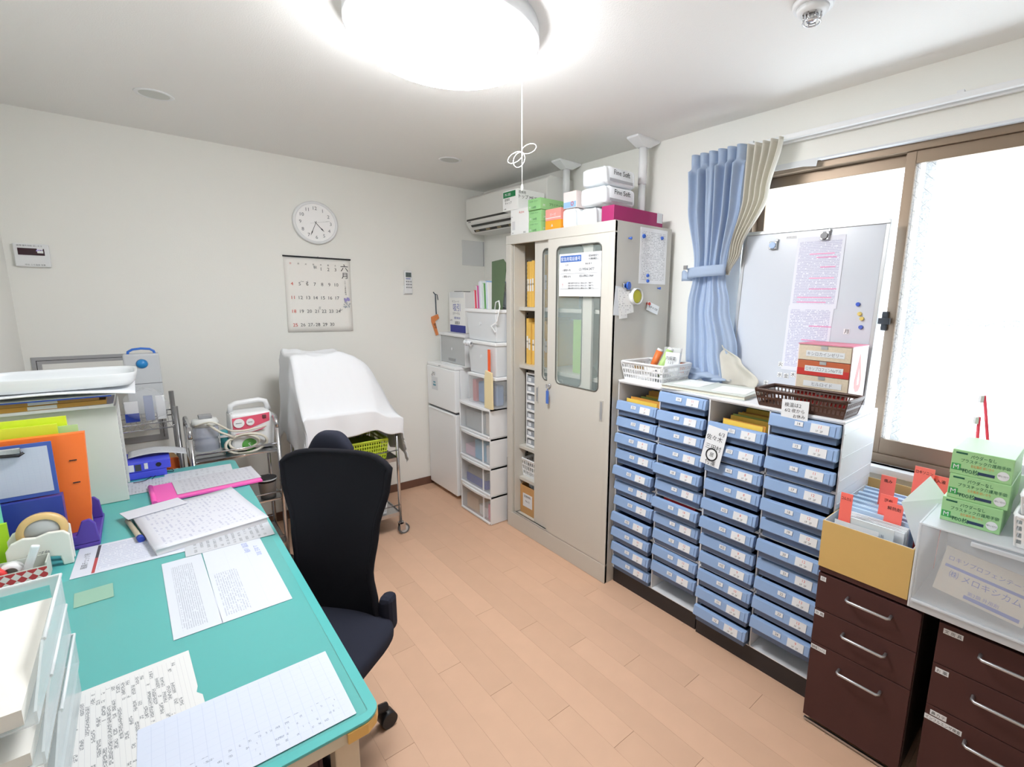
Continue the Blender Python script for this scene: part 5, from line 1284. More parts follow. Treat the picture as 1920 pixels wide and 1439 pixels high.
# case on the fridge
fz = FZ + .0006
c2 = thing('drawer_case', 'grey white one drawer plastic case on top of the fridge', 'storage case', (1.86, 3.25, fz))
y0, y1, x0, x1, z1 = 3.055, 3.435, 1.70, 2.06, fz + .235
m = MB(); m.box(x0, x1, y0, y0 + .006, fz, z1 - .022); m.box(x0, x1, y1 - .006, y1, fz, z1 - .022); m.box(x1 - .006, x1, y0 + .006, y1 - .006, fz, z1 - .022); m.box(x0, x1, y0 + .006, y1 - .006, fz, fz + .012)
part('shell', m, white, c2, .002); part('lid', MB().box(x0 - .008, x1, y0 - .006, y1 + .004, z1 - .022, z1), white, c2, .005)
d = part('drawer_front', MB().box(x0 + .002, x0 + .008, y0 + .008, y1 - .008, fz + .014, z1 - .024), mat('grey_clear_front', (196, 200, 202), .3, alpha=.85), c2, .002)
part('drawer_mark', MB().cyl((x0 + .002, 3.25, fz + .12), (x0 - .001, 3.25, fz + .12), .010, n=12), whitep, d); part('drawer_handle', MB().box(x0 - .003, x0 + .002, 3.20, 3.30, fz + .032, fz + .05), greyp, d)
ztop = z1 + .0006
sb = carton('catheter_box', 'white carton lettered in blue with navy base on the fridge case', 1.775, 1.90, 3.175, 3.42, ztop, ztop + .30, wbox, [('L', '吸引', .06, .48, .62, inkblue), ('L', 'サフィード', .022, .42, .76, inkgrey), ('L', 'カテーテル', .022, .45, .47, inkgrey), ('L', '滅菌 個包装', .018, .5, .36, inkblue), ('L', '60本', .018, .12, .30, inkgrey), ('L', '滅菌済', .026, .5, .24, ink), ('L', (.21, .045), 0, .5, .93, whitep)])
part('navy_band', MB().box(-.0632, -.0622, -.1223, .11, .001, .055), mat('navy_card', (40, 52, 140), .5), sb, local=True)
part('black_straps', MB().box(-.05, .03, -.04, .06, .3002, .306), blackp, sb, local=True)
carton('side_box', 'white carton edge showing left of the lettered catheter carton', 1.80, 1.93, 3.424, 3.50, ztop, ztop + .29, mat('offwhite_carton', (222, 222, 220), .5)) if 0 else None
# booklets standing in the upper bin
zb2 = 1.4306
bkc = [('white booklet with red spine standing on the upper bin', (228, 92, 110), .12), ('magenta and white booklet standing on the upper bin', (212, 110, 160), .15), ('pale violet booklet standing on the upper bin', (196, 190, 224), .175), ('white glossy booklet standing on the upper bin', (232, 236, 240), .18), ('green edged booklet standing on the upper bin', (120, 176, 110), .165), ('pale blue booklet standing on the upper bin', (160, 190, 226), .18), ('white leaflet standing on the upper bin', (236, 236, 234), .17)]
for k, (lab, cl_, h) in enumerate(bkc):
    y = 2.905 - .028 * k
    o = thing('booklet', lab, 'booklet', (1.75, y, zb2))
    part('cover', env_book(1.69 + .004 * (k % 3), y - .018, zb2, .014, .15, h, .05), mat('booklet_%d' % k, cl_, .4), o)
    part('pages', env_book(1.6885 + .004 * (k % 3), y - .015, zb2 + .003, .008, .15, h - .006, .05), whitep, o)
solo('zip_bag', blob((0, 0, .055), (.04, .055, .06), 17, 10, .25), mat('printed_clear_bag', (214, 220, 228), .3, alpha=.7), 'crumpled clear printed bag beside the booklets on the upper bin', 'bag', (1.80, 2.652, zb2))
m = MB().add([(0, .035, 0), (0, -.085, 0), (.003, -.085, 0), (.003, .035, 0), (.03, .075, .30), (.03, -.055, .31), (.033, -.055, .31), (.033, .075, .30), (.034, -.085, .28), (.037, -.085, .28)], [(0, 4, 5, 8, 1), (2, 9, 6, 7, 3), (0, 3, 7, 4), (4, 7, 6, 5), (5, 6, 9, 8), (8, 9, 2, 1), (0, 1, 2, 3)])
solo('olive_folder', m, mat('olive_board', (86, 106, 78), .6, noise=.06), 'olive green folder leaning on the upper storage bin', 'folder', (1.69, 2.648, zb2))
# envelopes and cord hanging between the tower and cabinet
solo('kraft_envelope', MB().box(0, .012, -.06, .06, 0, .17), mat('pale_kraft', (232, 216, 172), .7), 'tall pale kraft envelope standing on the tower against the cabinet', 'envelope', (1.622, 2.584, .8006)) if 0 else None
solo('kraft_envelope', MB().prism([(2.566, .8006), (2.655, .8006), (2.655, .985), (2.642, 1.045), (2.570, 1.035)], 'x', 1.610, 1.622), mat('pale_kraft', (232, 216, 172), .7), 'pale kraft envelope standing on the tower in front of the clear case', 'envelope', (0, 0, 0))
solo('orange_file', MB().prism([(2.605, .8006), (2.63, .8006), (2.63, 1.18), (2.605, 1.18)], 'x', 1.6225, 1.6275), mat('bright_orange', (240, 96, 40), .5), 'narrow bright orange file edge behind the kraft envelope', 'file', (0, 0, 0))
solo('black_panel', MB().box(0, .25, 0, .012, 0, .46), blackp, 'thin black board standing between the tower and the steel cabinet', 'board', (1.735, 2.574, 0))
cb_ = thing('cable', 'white cable looped over the upper storage bin', 'cable', (1.66, 2.545, 1.24))
part('loop', MB().tube([(1.66, 2.60, 1.432), (1.655, 2.58, 1.475), (1.655, 2.545, 1.485), (1.650, 2.528, 1.45), (1.635, 2.535, 1.36), (1.632, 2.60, 1.33), (1.632, 2.55, 1.29)], .004, 8), white, cb_)
# hanging luck charm tag on the wall
p = PYY(815, 548, BW - .01)
ch = thing('strap_tag', 'orange lettered strap tag hanging from a dark cord on the wall', 'tag', (p.x, BW, p.z))
part('cord', MB().tube([(p.x - .01, BW - .006, p.z), (p.x + .006, BW - .008, p.z - .02), (p.x + .008, BW - .010, p.z - .17)], .004, 6), mat('dark_cord', (60, 78, 92), .6), ch)
part('cord', MB().tube([(p.x + .004, BW - .008, p.z - .015), (p.x + .02, BW - .010, p.z - .02), (p.x + .026, BW - .010, p.z - .06)], .003, 6), mat('dark_cord', (60, 78, 92), .6), ch)
pts = [(p.x - .035, p.z - .19), (p.x + .02, p.z - .17), (p.x + .03, p.z - .20), (p.x - .005, p.z - .225), (p.x + .02, p.z - .33), (p.x + .0, p.z - .335), (p.x - .035, p.z - .23)]
part('tag_cloth', MB().prism(pts, 'y', BW - .014, BW - .008), mat('orange_cloth', (226, 140, 84), .7, noise=.15, nscale=80), ch)
m = MB(); m.text('御守', .022, (p.x - .006, BW - .0148, p.z - .26), (.3, 0, -.95), (.95, 0, .3), 0); part('lettering', m, ink, ch)

# ------------------------------------------------------------------ sheet-covered trolley
t2 = thing('instrument_trolley', 'chrome framed trolley covered with a white sheet', 'trolley', (.84, 3.08, 0))
QX0, QX1, QY0, QY1, QZ = .625, 1.115, 2.875, 3.30, .765
for (x, y) in ((QX0, QY0), (QX1, QY0), (QX1, QY1), (QX0, QY1)):
    part('post', MB().cyl((x, y, .07), (x, y, QZ), .0095, n=12), chrome, t2)
    c_ = part('caster', MB().cyl((x + .018, y - .012, .034), (x + .018, y + .012, .034), .034, n=20), mat('caster_rubber', (96, 98, 100), .6), t2)
    part('caster_hub', MB().cyl((x + .018, y - .0138, .034), (x + .018, y + .0138, .034), .024, n=16), mat('hub_grey', (186, 188, 190), .5), c_)
    part('caster_fork', MB().box(x - .010, x + .024, y - .018, y - .014, .03, .08).box(x - .010, x + .024, y + .014, y + .018, .03, .08).box(x - .012, x + .012, y - .018, y + .018, .072, .08), chrome, c_)
for z in (.14, .50, QZ - .02):
    part('tray_shelf', MB().box(QX0, QX1, QY0, QY1, z, z + .004).box(QX0, QX1, QY0 - .004, QY0, z - .012, z + .012).box(QX0, QX1, QY1, QY1 + .004, z - .012, z + .012).box(QX0 - .004, QX0, QY0, QY1, z - .012, z + .012).box(QX1, QX1 + .004, QY0, QY1, z - .012, z + .012), steel, t2)
for z in (.20, .56): part('guard_rail', MB().tube([(QX0, QY0 - .006, z), (QX1, QY0 - .006, z)], .004, 8), chrome, t2)
lg = mat('lime_basket', (196, 216, 60), .45)
basket('lime_basket', 'lime green basket on the middle shelf of the covered trolley', .70, 1.07, 2.90, 3.20, .5045, .13, lg, .015, 26, 20, rows=5)
part('basket_fill', MB().box(.73, 1.04, 2.94, 3.17, .512, .60), mat('olive_cloth', (160, 178, 40), .8), bpy.data.objects['lime_basket'])
basket('grey_basket', 'grey lattice basket behind the lime basket on the covered trolley', .80, 1.05, 3.215, 3.29, .5045, .17, greyp, .008, 18, 8, rows=5)
basket('low_white_basket', 'white lattice basket on the lowest shelf of the covered trolley', .78, 1.05, 2.90, 3.18, .1445, .13, white, .012, 20, 20, rows=4)
# the sheet: draped over a hump at the back left, hanging in front and at both sides
clothm = mat('white_cotton', (238, 240, 244), .9, bump=.25, bscale=700, transl=.1)
from mathutils import noise as mnoise
def sstep(a, b_, t_): 
    t_ = max(0, min(1, (t_ - a) / (b_ - a))); return t_ * t_ * (3 - 2 * t_)
SX0, SX1, SY0, SY1 = QX0 - .022, QX1 + .012, QY0 - .018, QY1 + .012
def sheet(u, v):
    # flat cloth coordinates
    s = SX0 - .50 + u * (SX1 - SX0 + .80); t_ = SY0 - .17 + v * (SY1 - SY0 + .30)
    x = min(max(s, SX0), SX1); y = min(max(t_, SY0), SY1)
    dl, dr, df, db = max(0, SX0 - s), max(0, s - SX1), max(0, SY0 - t_), max(0, t_ - SY1)
    base = QZ + .012
    hump = .385 * max(0.0, 1 - (abs(x - .66) / .478) ** 5.0)
    hy = sstep(SY0 - .02, SY0 + .17, y)
    z = base + hump * (.14 * sstep(1.08, .98, x) + .86 * hy) * (1 - .15 * sstep(3.22, 3.34, y))
    z += (.030 * (mnoise.noise(Vector((x * 7, y * 9, 1.3)))) + .018 * abs(mnoise.noise(Vector((x * 16 + y * 9, y * 13 - x * 6, 4.1))))) * (.25 + .75 * hy)
    drop = 0.0
    if df: drop += df * (1 - .35 * sstep(SX0, SX1, x))
    side = max(dl, dr)
    if side: drop = math.hypot(drop, side)
    if db: drop = math.hypot(drop, db)
    fold = (.014 * math.sin(26 * (x + y) + 8 * u) + .016 * mnoise.noise(Vector((x * 14, y * 14, drop * 5)))) * min(1, drop / .1)
    if df and not side: y -= .010 + .5 * fold; 
    if dl: x -= .004 + .6 * fold + .05 * dl; 
    if dr: x += .014 + fold + .12 * dr
    if df and side: y -= .012 + .02 * math.sin(8 * side * 10)
    if db: y = min(y + .008, BW - .02)
    # lower the left hanging from the hump
    return (x, y, z - drop)
so = solo('white_sheet', MB().grid(sheet, 110, 84), clothm, 'white cotton sheet draped over the trolley and the hump on it', 'sheet', (0, 0, 0), solid=.002)

# ------------------------------------------------------------------ chrome cart with suction machine
t1 = thing('chrome_cart', 'chrome wire cart carrying the suction machine', 'cart', (.31, 3.05, 0))
x0, x1, y0, y1 = .125, .490, 2.915, 3.24
for (x, y) in ((x0, y0), (x1, y0), (x1, y1), (x0, y1)): part('post', MB().cyl((x, y, .06), (x, y, .80), .010, n=12), chrome, t1); part('caster', MB().cyl((x, y - .012, .03), (x, y + .012, .03), .03, n=16), blackp, t1)
for x in (x0, x1):
    part('side_hoop', MB().tube([(x, y0, .80), (x, y0 + .012, .835), (x, y0 + .04, .85), (x, y1 - .04, .85), (x, y1 - .012, .835), (x, y1, .80)], .010, 10), chrome, t1)
for z in (.14, .40, .672):
    part('shelf', MB().box(x0, x1, y0, y1, z, z + .003), steel, t1)
    part('shelf_edge', MB().tube([(x0, y0, z + .001), (x1, y0, z + .001), (x1, y1, z + .001), (x0, y1, z + .001)], .006, 8, closed=True), chrome, t1)
    part('guard_rail', MB().tube([(x0, y0, z + .042), (x1, y0, z + .042)], .005, 8), chrome, t1); part('guard_rail', MB().tube([(x0, y1, z + .042), (x1, y1, z + .042)], .005, 8), chrome, t1)
su = thing('suction_machine', 'white and pink portable suction machine with jar and coiled tube', 'suction machine', (.36, 3.08, .677))
sz = .6765
prof = [(.290, sz), (.478, sz), (.492, sz + .10), (.486, sz + .19), (.468, sz + .235), (.44, sz + .252), (.32, sz + .245), (.298, sz + .225), (.292, sz + .10)]
hole = None
m = MB(); sy0, sy1 = 2.99, 3.14
body = [(.290, sz), (.482, sz), (.492, sz + .10), (.488, sz + .17), (.478, sz + .205), (.296, sz + .205), (.292, sz + .10)]
m.prism(body, 'y', sy0, sy1)
sm_ = part('body', m, white, su, .014)
part('handle', MB().tube([(.305, 3.065, sz + .198), (.312, 3.065, sz + .238), (.335, 3.065, sz + .248), (.44, 3.065, sz + .256), (.468, 3.065, sz + .246), (.482, 3.065, sz + .198)], .013, 10), white, su)
pk_ = mat('raspberry_panel', (224, 92, 118), .4)
pan = [(.305, sz + .125), (.365, sz + .115), (.47, sz + .15), (.472, sz + .195), (.40, sz + .188), (.305, sz + .182)]
part('pink_panel', MB().prism(pan, 'y', sy0 - .002, sy0 + .002), pk_, su)
part('pink_crescent', MB().prism([(.312, sz + .098), (.34, sz + .088), (.43, sz + .105), (.45, sz + .118), (.39, sz + .100)], 'y', sy0 - .0015, sy0 + .002), pk_, su)
for (gx, gr) in ((.332, .024), (.382, .018)):
    g_ = part('gauge', MB().cyl((gx, sy0 - .009, sz + .155), (gx, sy0, sz + .155), gr, n=20), white, su)
    part('gauge_needle', MB().box(gx - gr * .6, gx + gr * .5, sy0 - .0098, sy0 - .009, sz + .154, sz + .157), inkgrey, g_)
part('switch', MB().box(.438, .456, sy0 - .006, sy0, sz + .165, sz + .185), mat('switch_maroon', (110, 60, 66), .4), su, .002)
part('green_badge', MB().lathe([(0, -.003), (.032, -.002), (.034, 0)], 24, (.37, sy0, sz + .032), 'y'), mat('badge_green', (96, 170, 80), .4), su)
part('badge_letter', MB().text('S', .03, (.37, sy0 - .0036, sz + .032), (1, 0, 0), (0, 0, 1), 0), whitep, su)
part('teal_filter', MB().cyl((.268, 3.03, sz), (.268, 3.03, sz + .12), .018, n=14), mat('teal_plastic', (60, 150, 156), .35), su)
part('filter_clip', MB().box(.24, .29, 3.008, 3.012, sz + .085, sz + .097), white, su)
jm = mat('jar_plastic', (182, 190, 210), .15, alpha=.5)
j_ = part('jar', MB().lathe([(.046, 0), (.052, .012), (.054, .15), (.050, .155)], 24, (.195, 3.04, sz)), jm, su)
part('jar_lid', MB().lathe([(.056, .155), (.058, .170), (.05, .19), (.02, .197), (0, .197)], 24, (.195, 3.04, sz)), mat('milky_lid', (226, 228, 226), .3), j_)
part('jar_cap', MB().box(.17, .225, 3.01, 3.06, sz + .195, sz + .212), greyp, j_, .003)
part('jar_stand', MB().box(.132, .262, 2.975, 3.10, sz, sz + .03), mat('smoke_stand', (190, 192, 188), .3, alpha=.6), su, .003)
tubm = mat('silicone_tube', (214, 210, 196), .35)
pts = [(.195, 3.0, sz + .175)]
for k in range(44):
    a = k * .42; rr = .062 + .016 * math.sin(k * .21); pts.append((.350 + rr * 1.25 * math.cos(a + 2.2), 2.962 + .009 * math.sin(k * .9), sz + .052 + rr * .72 * math.sin(a + 2.2)))
pts[1:1] = [(.215, 2.965, sz + .16), (.25, 2.958, sz + .125)]
def smooth_pts(P, n=4):
    P = [Vector(p) for p in P]; out = []
    for i in range(len(P) - 1):
        p0, p1, p2, p3 = P[max(i - 1, 0)], P[i], P[i + 1], P[min(i + 2, len(P) - 1)]
        for j in range(n):
            t_ = j / n; out.append(.5 * ((2 * p1) + (p2 - p0) * t_ + (2 * p0 - 5 * p1 + 4 * p2 - p3) * t_ ** 2 + (3 * p1 - p0 - 3 * p2 + p3) * t_ ** 3))
    out.append(P[-1]); return out
part('suction_tube', MB().tube(smooth_pts(pts, 2), .0062, 8), tubm, su)
part('suction_tube', MB().tube(smooth_pts([(.15, 3.0, sz + .165), (.22, 2.95, sz + .185), (.30, 2.955, sz + .125), (.40, 2.965, sz + .122), (.45, 2.962, sz + .13)], 5), .0048, 7), tubm, su)
carton('grey_pail', 'small grey pail on the lower shelf of the chrome cart', .395, .478, 2.925, 3.05, .4035, .50, greyp, cat='pail') if 0 else None
m = MB(); q0 = [(.455 + .026 * math.cos(a), 2.96 + .026 * math.sin(a)) for a in [2 * pi * k / 16 for k in range(16)]]
pail = thing('waste_cup', 'grey white cup with a black liner on the lower cart shelf', 'cup', (.43, 2.965, .4036))
part('cup', MB().lathe([(.036, 0), (.043, .10), (.048, .102), (.048, .108), (.044, .108)], 24, (.43, 2.972, .4036)), mat('cup_grey', (190, 194, 196), .5), pail); part('liner', MB().lathe([(.0425, .09), (.046, .112), (.044, .114)], 24, (.43, 2.972, .4036)), blackp, pail)

# ------------------------------------------------------------------ wire rack in the left corner
rk2 = thing('wire_rack', 'narrow chrome wire rack in the corner behind the desk shelf', 'rack', (-.13, 3.27, 0))
x0, x1, y0, y1 = -.36, .088, 3.10, 3.42
for (x, y) in ((x0, y0), (x1, y0), (x1, y1), (x0, y1)): part('post', MB().cyl((x, y, 0), (x, y, .935 if y < 3.2 else .965), .011, n=12), mat('dull_chrome', (150, 150, 152), .3, .9), rk2)
for z in (.30, .60, .862):
    m = MB()
    for zz in (z, z - .03): m.tube([(x0, y0, zz), (x1, y0, zz), (x1, y1, zz), (x0, y1, zz)], .0032, 6, closed=True)
    n = 12
    for (pa_, pb2) in (((x0, y0), (x1, y0)), ((x1, y0), (x1, y1))):
        zig = [(pa_[0] + (pb2[0] - pa_[0]) * k / (2 * n), pa_[1] + (pb2[1] - pa_[1]) * k / (2 * n), z - (.03 if k % 2 else 0)) for k in range(2 * n + 1)]
        m.tube(zig, .0018, 5)
    w_ = part('wire_edge', m, chrome, rk2); w_['kind'] = 'stuff'
    m = MB()
    for k in range(22): m.tube([(x0 + (x1 - x0) * (k + .5) / 22, y0, z), (x0 + (x1 - x0) * (k + .5) / 22, y1, z)], .0016, 5)
    w_ = part('wire_deck', m, chrome, rk2); w_['kind'] = 'stuff'
zr = .866
bagm = mat('clear_poly_bag', (232, 236, 240), .25, alpha=.20)
solo('poly_bag', blob((0, 0, .072), (.085, .06, .085), 41, 14, .18), bagm, 'clear plastic bag of packets on the wire rack', 'bag', (-.02, 3.17, zr + .004))
for k, (x, w, h, cl_, lab) in enumerate(((-.075, .05, .10, (236, 236, 238), 'white packet with blue foot inside the clear bag on the rack'), (-.01, .035, .125, (150, 160, 190), 'violet grey packet inside the clear bag on the rack'), (.035, .035, .12, (238, 240, 242), 'white leaflet inside the clear bag on the rack'))):
    o = thing('packet', lab, 'packet', (x, 3.16, zr + .001))
    part('wrap', MB().box(x - w / 2, x + w / 2, 3.15, 3.165, zr + .002, zr + .002 + h), mat('pkt_%d' % k, cl_, .5), o, .002)
    if k == 0: part('blue_foot', MB().box(x - w / 2 - .001, x + w / 2 + .001, 3.1485, 3.15, zr + .002, zr + .045), inkblue, o)
p = PYY(265, 690, 3.33)
hc = thing('file_case', 'translucent upright file case with blue handle and knob', 'file case', (-.012, 3.35, zr))
part('case', MB().box(-.085, .056, 3.315, 3.385, zr + .002, 1.185), mat('milky_case', (222, 226, 230), .3, alpha=.8), hc, .008)
part('handle', MB().tube([(-.065, 3.35, 1.180), (-.063, 3.35, 1.196), (-.045, 3.35, 1.207), (-.012, 3.35, 1.211), (.022, 3.35, 1.207), (.037, 3.35, 1.196), (.040, 3.35, 1.180)], .006, 10), mat('handle_blue', (58, 118, 214), .35), hc)
part('knob', MB().lathe([(0, -.012), (.020, -.010), (.024, 0)], 24, (-.015, 3.315, 1.135), 'y'), mat('knob_blue', (40, 140, 210), .35), hc)
part('seam', MB().box(-.085, .056, 3.3142, 3.3148, 1.03, 1.033), inkgrey, hc)
zr2 = .604
solo('kraft_parcel', MB().box(-.09, .09, -.05, .05, 0, .05), mat('kraft_parcel', (190, 150, 100), .75), 'brown kraft parcel on the middle tier of the wire rack', 'parcel', (-.02, 3.22, zr2), .15)
solo('orange_leaflet', MB().prism([(-.07, 0), (.09, 0), (.09, .055), (.06, .06), (-.07, .012)], 'y', -.004, .004), mat('orange_leaflet', (226, 110, 52), .6), 'orange printed leaflet leaning on the wire rack middle tier', 'leaflet', (-.01, 3.135, zr2), .05)
solo('bubble_bag', blob((0, 0, .035), (.05, .03, .04), 52, 10, .25), bagm, 'crumpled clear bag beside the kraft parcel on the rack', 'bag', (-.075, 3.14, zr2 + .002))
# ------------------------------------------------------------------ desk
DZ = .70
dk_ = thing('desk', 'long office desk with a green desk mat along the left wall', 'desk', (-.09, 1.80, 0))
x0, x1, y0, y1 = -.446, .276, .848, 2.785
wood = mat('beige_laminate', (206, 186, 160), .5, noise=.05)
part('desk_top', MB().prism(rrect(x0, x1 - .010, y0 + .004, y1 - .004, .035, 5), 'z', DZ - .032, DZ - .004), mat('desk_cream', (206, 194, 172), .5), dk_, .004)
matm = mat('green_desk_mat', (84, 172, 170), .3, noise=.03, nscale=5)
mt_ = part('desk_mat', MB().prism(rrect(x0 + .004, x1, y0, y1, .036, 6), 'z', DZ - .004, DZ + .002), matm, dk_, .001)
part('vinyl_sheet', MB().prism(rrect(x0 + .02, x1 - .02, y0 + .02, 1.845, .006, 2), 'z', DZ + .002, DZ + .0028), mat('clear_vinyl', (170, 220, 212), .12, alpha=.10), dk_)
part('corner_guard', MB().prism([(x1 + .001, y0 + .030), (x1 + .001, y0 + .06), (x1 - .005, y0 + .06), (x1 - .006, y0 + .030), (x1 - .03, y0 + .003), (x1 - .065, y0 + .003), (x1 - .065, y0 - .003), (x1 - .028, y0 - .002), (x1 - .008, y0 + .012)], 'z', DZ - .026, DZ - .0045), mat('amber_tape', (222, 172, 96), .4), dk_)
gm = mat('desk_grey_steel', (96, 98, 104), .45)
part('front_rail', MB().box(x1 - .012, x1 - .004, y0 + .16, y1 - .05, DZ - .075, DZ - .0045), gm, dk_)
part('back_panel', MB().box(x0 + .02, x0 + .034, y0 + .05, y1 - .05, .25, DZ - .033), mat('desk_panel', (182, 180, 174), .5), dk_)
for (x, y) in ((x1 - .06, y0 + .05), (x1 - .06, y1 - .06), (x0 + .06, y0 + .05), (x0 + .06, y1 - .06), (x1 - .06, 1.80)):
    part('leg', MB().box(x - .022, x + .022, y - .022, y + .022, .0, DZ - .033), wood, dk_, .003)
pd = part('pedestal', MB().box(-.40, .17, .90, 1.19, .06, DZ - .034), mat('maroon_steel', (66, 40, 46), .45), dk_, .003)
for k, (za, zb) in enumerate(((.50, .655), (.34, .495), (.07, .335))): part('pedestal_drawer', MB().box(.1705, .178, .905, 1.185, za, zb), mat('maroon_steel', (66, 40, 46), .45), pd, .002)

MZ = DZ + .0031
def sheet_on(name, label, cx_, cy2, w, h, rz_, mt, z=None, th_=.0006, notch=False, cat='paper', group=None):
    m = MB()
    if notch: m.prism([(-w / 2, -h / 2), (w / 2, -h / 2), (w / 2, -.02), (w / 2 - .008, -.005), (w / 2 - .004, .012), (w / 2 - .003, h / 2), (-w / 2, h / 2)], 'z', 0, th_)
    else: m.box(-w / 2, w / 2, -h / 2, h / 2, 0, th_)
    return solo(name, m, mt, label, cat, (cx_, cy2, MZ if z is None else z), rz_, group)
p_form = print_mat('ledger_print', (199, 204, 214), (120, 126, 140), 22, 60, .6, 'YX', .06, seed=1, fill=(.2, .7), u=(.06, .9), v=(.2, .72), soft=.3)
sheet_on('ledger_sheet', 'left half of the white ledger form on the green mat', .026, 1.574, .094, .434, .02, p_form)
p_form2 = print_mat('ledger_print2', (201, 206, 218), (116, 122, 140), 30, 60, .55, 'YX', .06, seed=4, fill=(.2, .7), u=(.06, .62), v=(.06, .42), soft=.35, grid=(1, 3), gcol=(170, 176, 190))
l2 = sheet_on('ledger_sheet', 'right half of the white ledger form with blue handwriting', .150, 1.576, .152, .436, .01, p_form2)
l2i = MB(); l2i.text('訪問 10時', .018, (.03, .17, .0008), (0, -1, 0), (1, 0, 0), 0); l2i.text('△ 血圧 測定', .014, (.055, .13, .0008), (0, -1, 0), (1, 0, 0), 0)
part('blue_handwriting', l2i, mat('pen_blue_light', (120, 138, 196), .7), l2, local=True)
p_cal = print_mat('table_print', (203, 207, 218), (130, 140, 176), 16, 60, .6, 'XY', .05, seed=3, fill=(.2, .8), u=(.17, .96), v=(.1, .95), soft=.5)
cs = sheet_on('schedule_sheet', 'white schedule table sheet with red and black strip beside the purple stand', -.062, 1.950, .31, .213, -.035, p_cal)
part('black_strip', MB().box(-.112, -.105, .005, .10, .0006, .0009), mat('strip_black', (70, 66, 72), .7), cs, local=True); part('red_strip', MB().box(-.112, -.105, -.10, .005, .0006, .0009), mat('strip_red', (170, 70, 70), .7), cs, local=True)
part('title', MB().text('服薬チェック表', .016, (-.132, 0, .0009), (0, 1, 0), (-1, 0, 0), 0), inkgrey, cs, local=True)
sheet_on('receipt_sheet', 'grey printed receipt sheet half under the written bundle', .150, 1.885, .235, .185, -.01, print_mat('receipt_print', (189, 192, 198), (110, 112, 120), 14, 12, .55, 'YX', .07, seed=6, soft=.3), MZ + .0008)
# written bundle of papers
bd2 = thing('paper_bundle', 'thick bundle of handwritten report papers on the mat', 'paper', (.085, 2.085, MZ + .0016), .155)
part('stack', MB().box(-.152, .150, -.205, .185, 0, .017), mat('stack_edge', (222, 220, 222), .8), bd2, local=True)
p_rep = print_mat('report_writing', (205, 207, 216), (128, 132, 170), 24, 26, .48, 'YX', .07, seed=8, soft=.45, fill=(.25, .7))
part('top_sheet', MB().grid(lambda u, v: (-.155 + .31 * u, -.208 + .40 * v, .0185 + .012 * max(0, u - .75) * 4 * max(0, v - .6)), 10, 10), p_rep, bd2, local=True, solid=.0006)
sheet_on('folded_letter', 'folded white letter lying on the left end of the written bundle', -.030, 2.235, .17, .085, .28, print_mat('letter_back', (207, 208, 218), (190, 192, 220), 5, 6, .35, 'XY', .15, soft=.5), MZ + .0225, .002)
pn = thing('marker_pen', 'beige marker with a blue cap beside the bundle', 'pen', (-.07, 2.0, MZ))
a_ = Vector((-.095, 2.165, MZ + .009)); b_ = Vector((-.066, 2.02, MZ + .009)); b_ = PZZ(262, 1008, MZ + .009); a_ = PZZ(247, 988, MZ + .009)
part('barrel', MB().cyl(a_ + (a_ - b_) * .6, b_, .007, .008, 12), mat('pen_beige', (176, 166, 146), .5), pn); part('cap', MB().cyl(b_, b_ + (b_ - a_).normalized() * .024, .0095, .0095, 12), inkblue, pn)
# pink clipboard folder with sheet
pf = thing('pink_folder', 'bright pink plastic folder under a printed sheet', 'folder', (.142, 2.452, MZ + .0012), .045)
part('cover', MB().box(-.175, .178, -.107, .107, 0, .009), mat('hot_pink', (236, 92, 178), .35), pf, .002, local=True)
part('spine', MB().cyl((-.175, -.107, .006), (-.175, .107, .006), .009, n=10), mat('hot_pink', (236, 92, 178), .35), pf, local=True)
sheet_on('chart_sheet', 'grey printed chart in a clear sleeve on the pink folder', .178, 2.475, .285, .19, .055, print_mat('chart_print', (193, 194, 202), (150, 150, 164), 18, 14, .5, 'YX', .06, seed=10, soft=.4, grid=(1, 10)), MZ + .0112, .0012)
sheet_on('form_sheet', 'white form sheet at the far end of the desk, left', -.025, 2.60, .17, .17, .0, print_mat('far_form', (197, 200, 208), (130, 132, 144), 16, 12, .5, 'YX', .06, seed=12, soft=.4), MZ + .0002)
sheet_on('form_sheet', 'white form sheet at the far end of the desk, right', .13, 2.655, .24, .12, -.04, print_mat('far_form2', (201, 205, 212), (140, 142, 152), 12, 12, .45, 'YX', .06, seed=13, soft=.4), MZ + .0004)
# near sheets
p_list = print_mat('list_sheet_print', (209, 209, 208), (84, 88, 96), 28, 7, .46, 'YX', .05, seed=15, soft=.3, fill=(.12, .88), u=(.08, .92), v=(.1, .86), grid=(1, 28), gcol=(170, 170, 176))
sheet_on('name_list', 'white typed name list with a torn corner near the trays', -.085, 1.137, .205, .305, .05, p_list, MZ + .0003, notch=True)
p_tab = print_mat('grid_sheet_print', (195, 202, 218), (96, 104, 130), 16, 40, .42, 'XY', .03, seed=16, soft=.35, fill=(.3, .7), v=(.06, .34), u=(.1, .93), grid=(17, 12), gcol=(170, 180, 204))
sheet_on('chart_form', 'large white gridded chart sheet at the near corner of the desk', .078, .985, .318, .218, -.01, p_tab, MZ + .0010)
# paper slips under the mat
sheet_on('memo_under_vinyl', 'faded beige memo square lying on the mat beside the tray', -.165, 1.71, .075, .085, .05, mat('beige_memo', (138, 176, 156), .5), MZ - .0001)

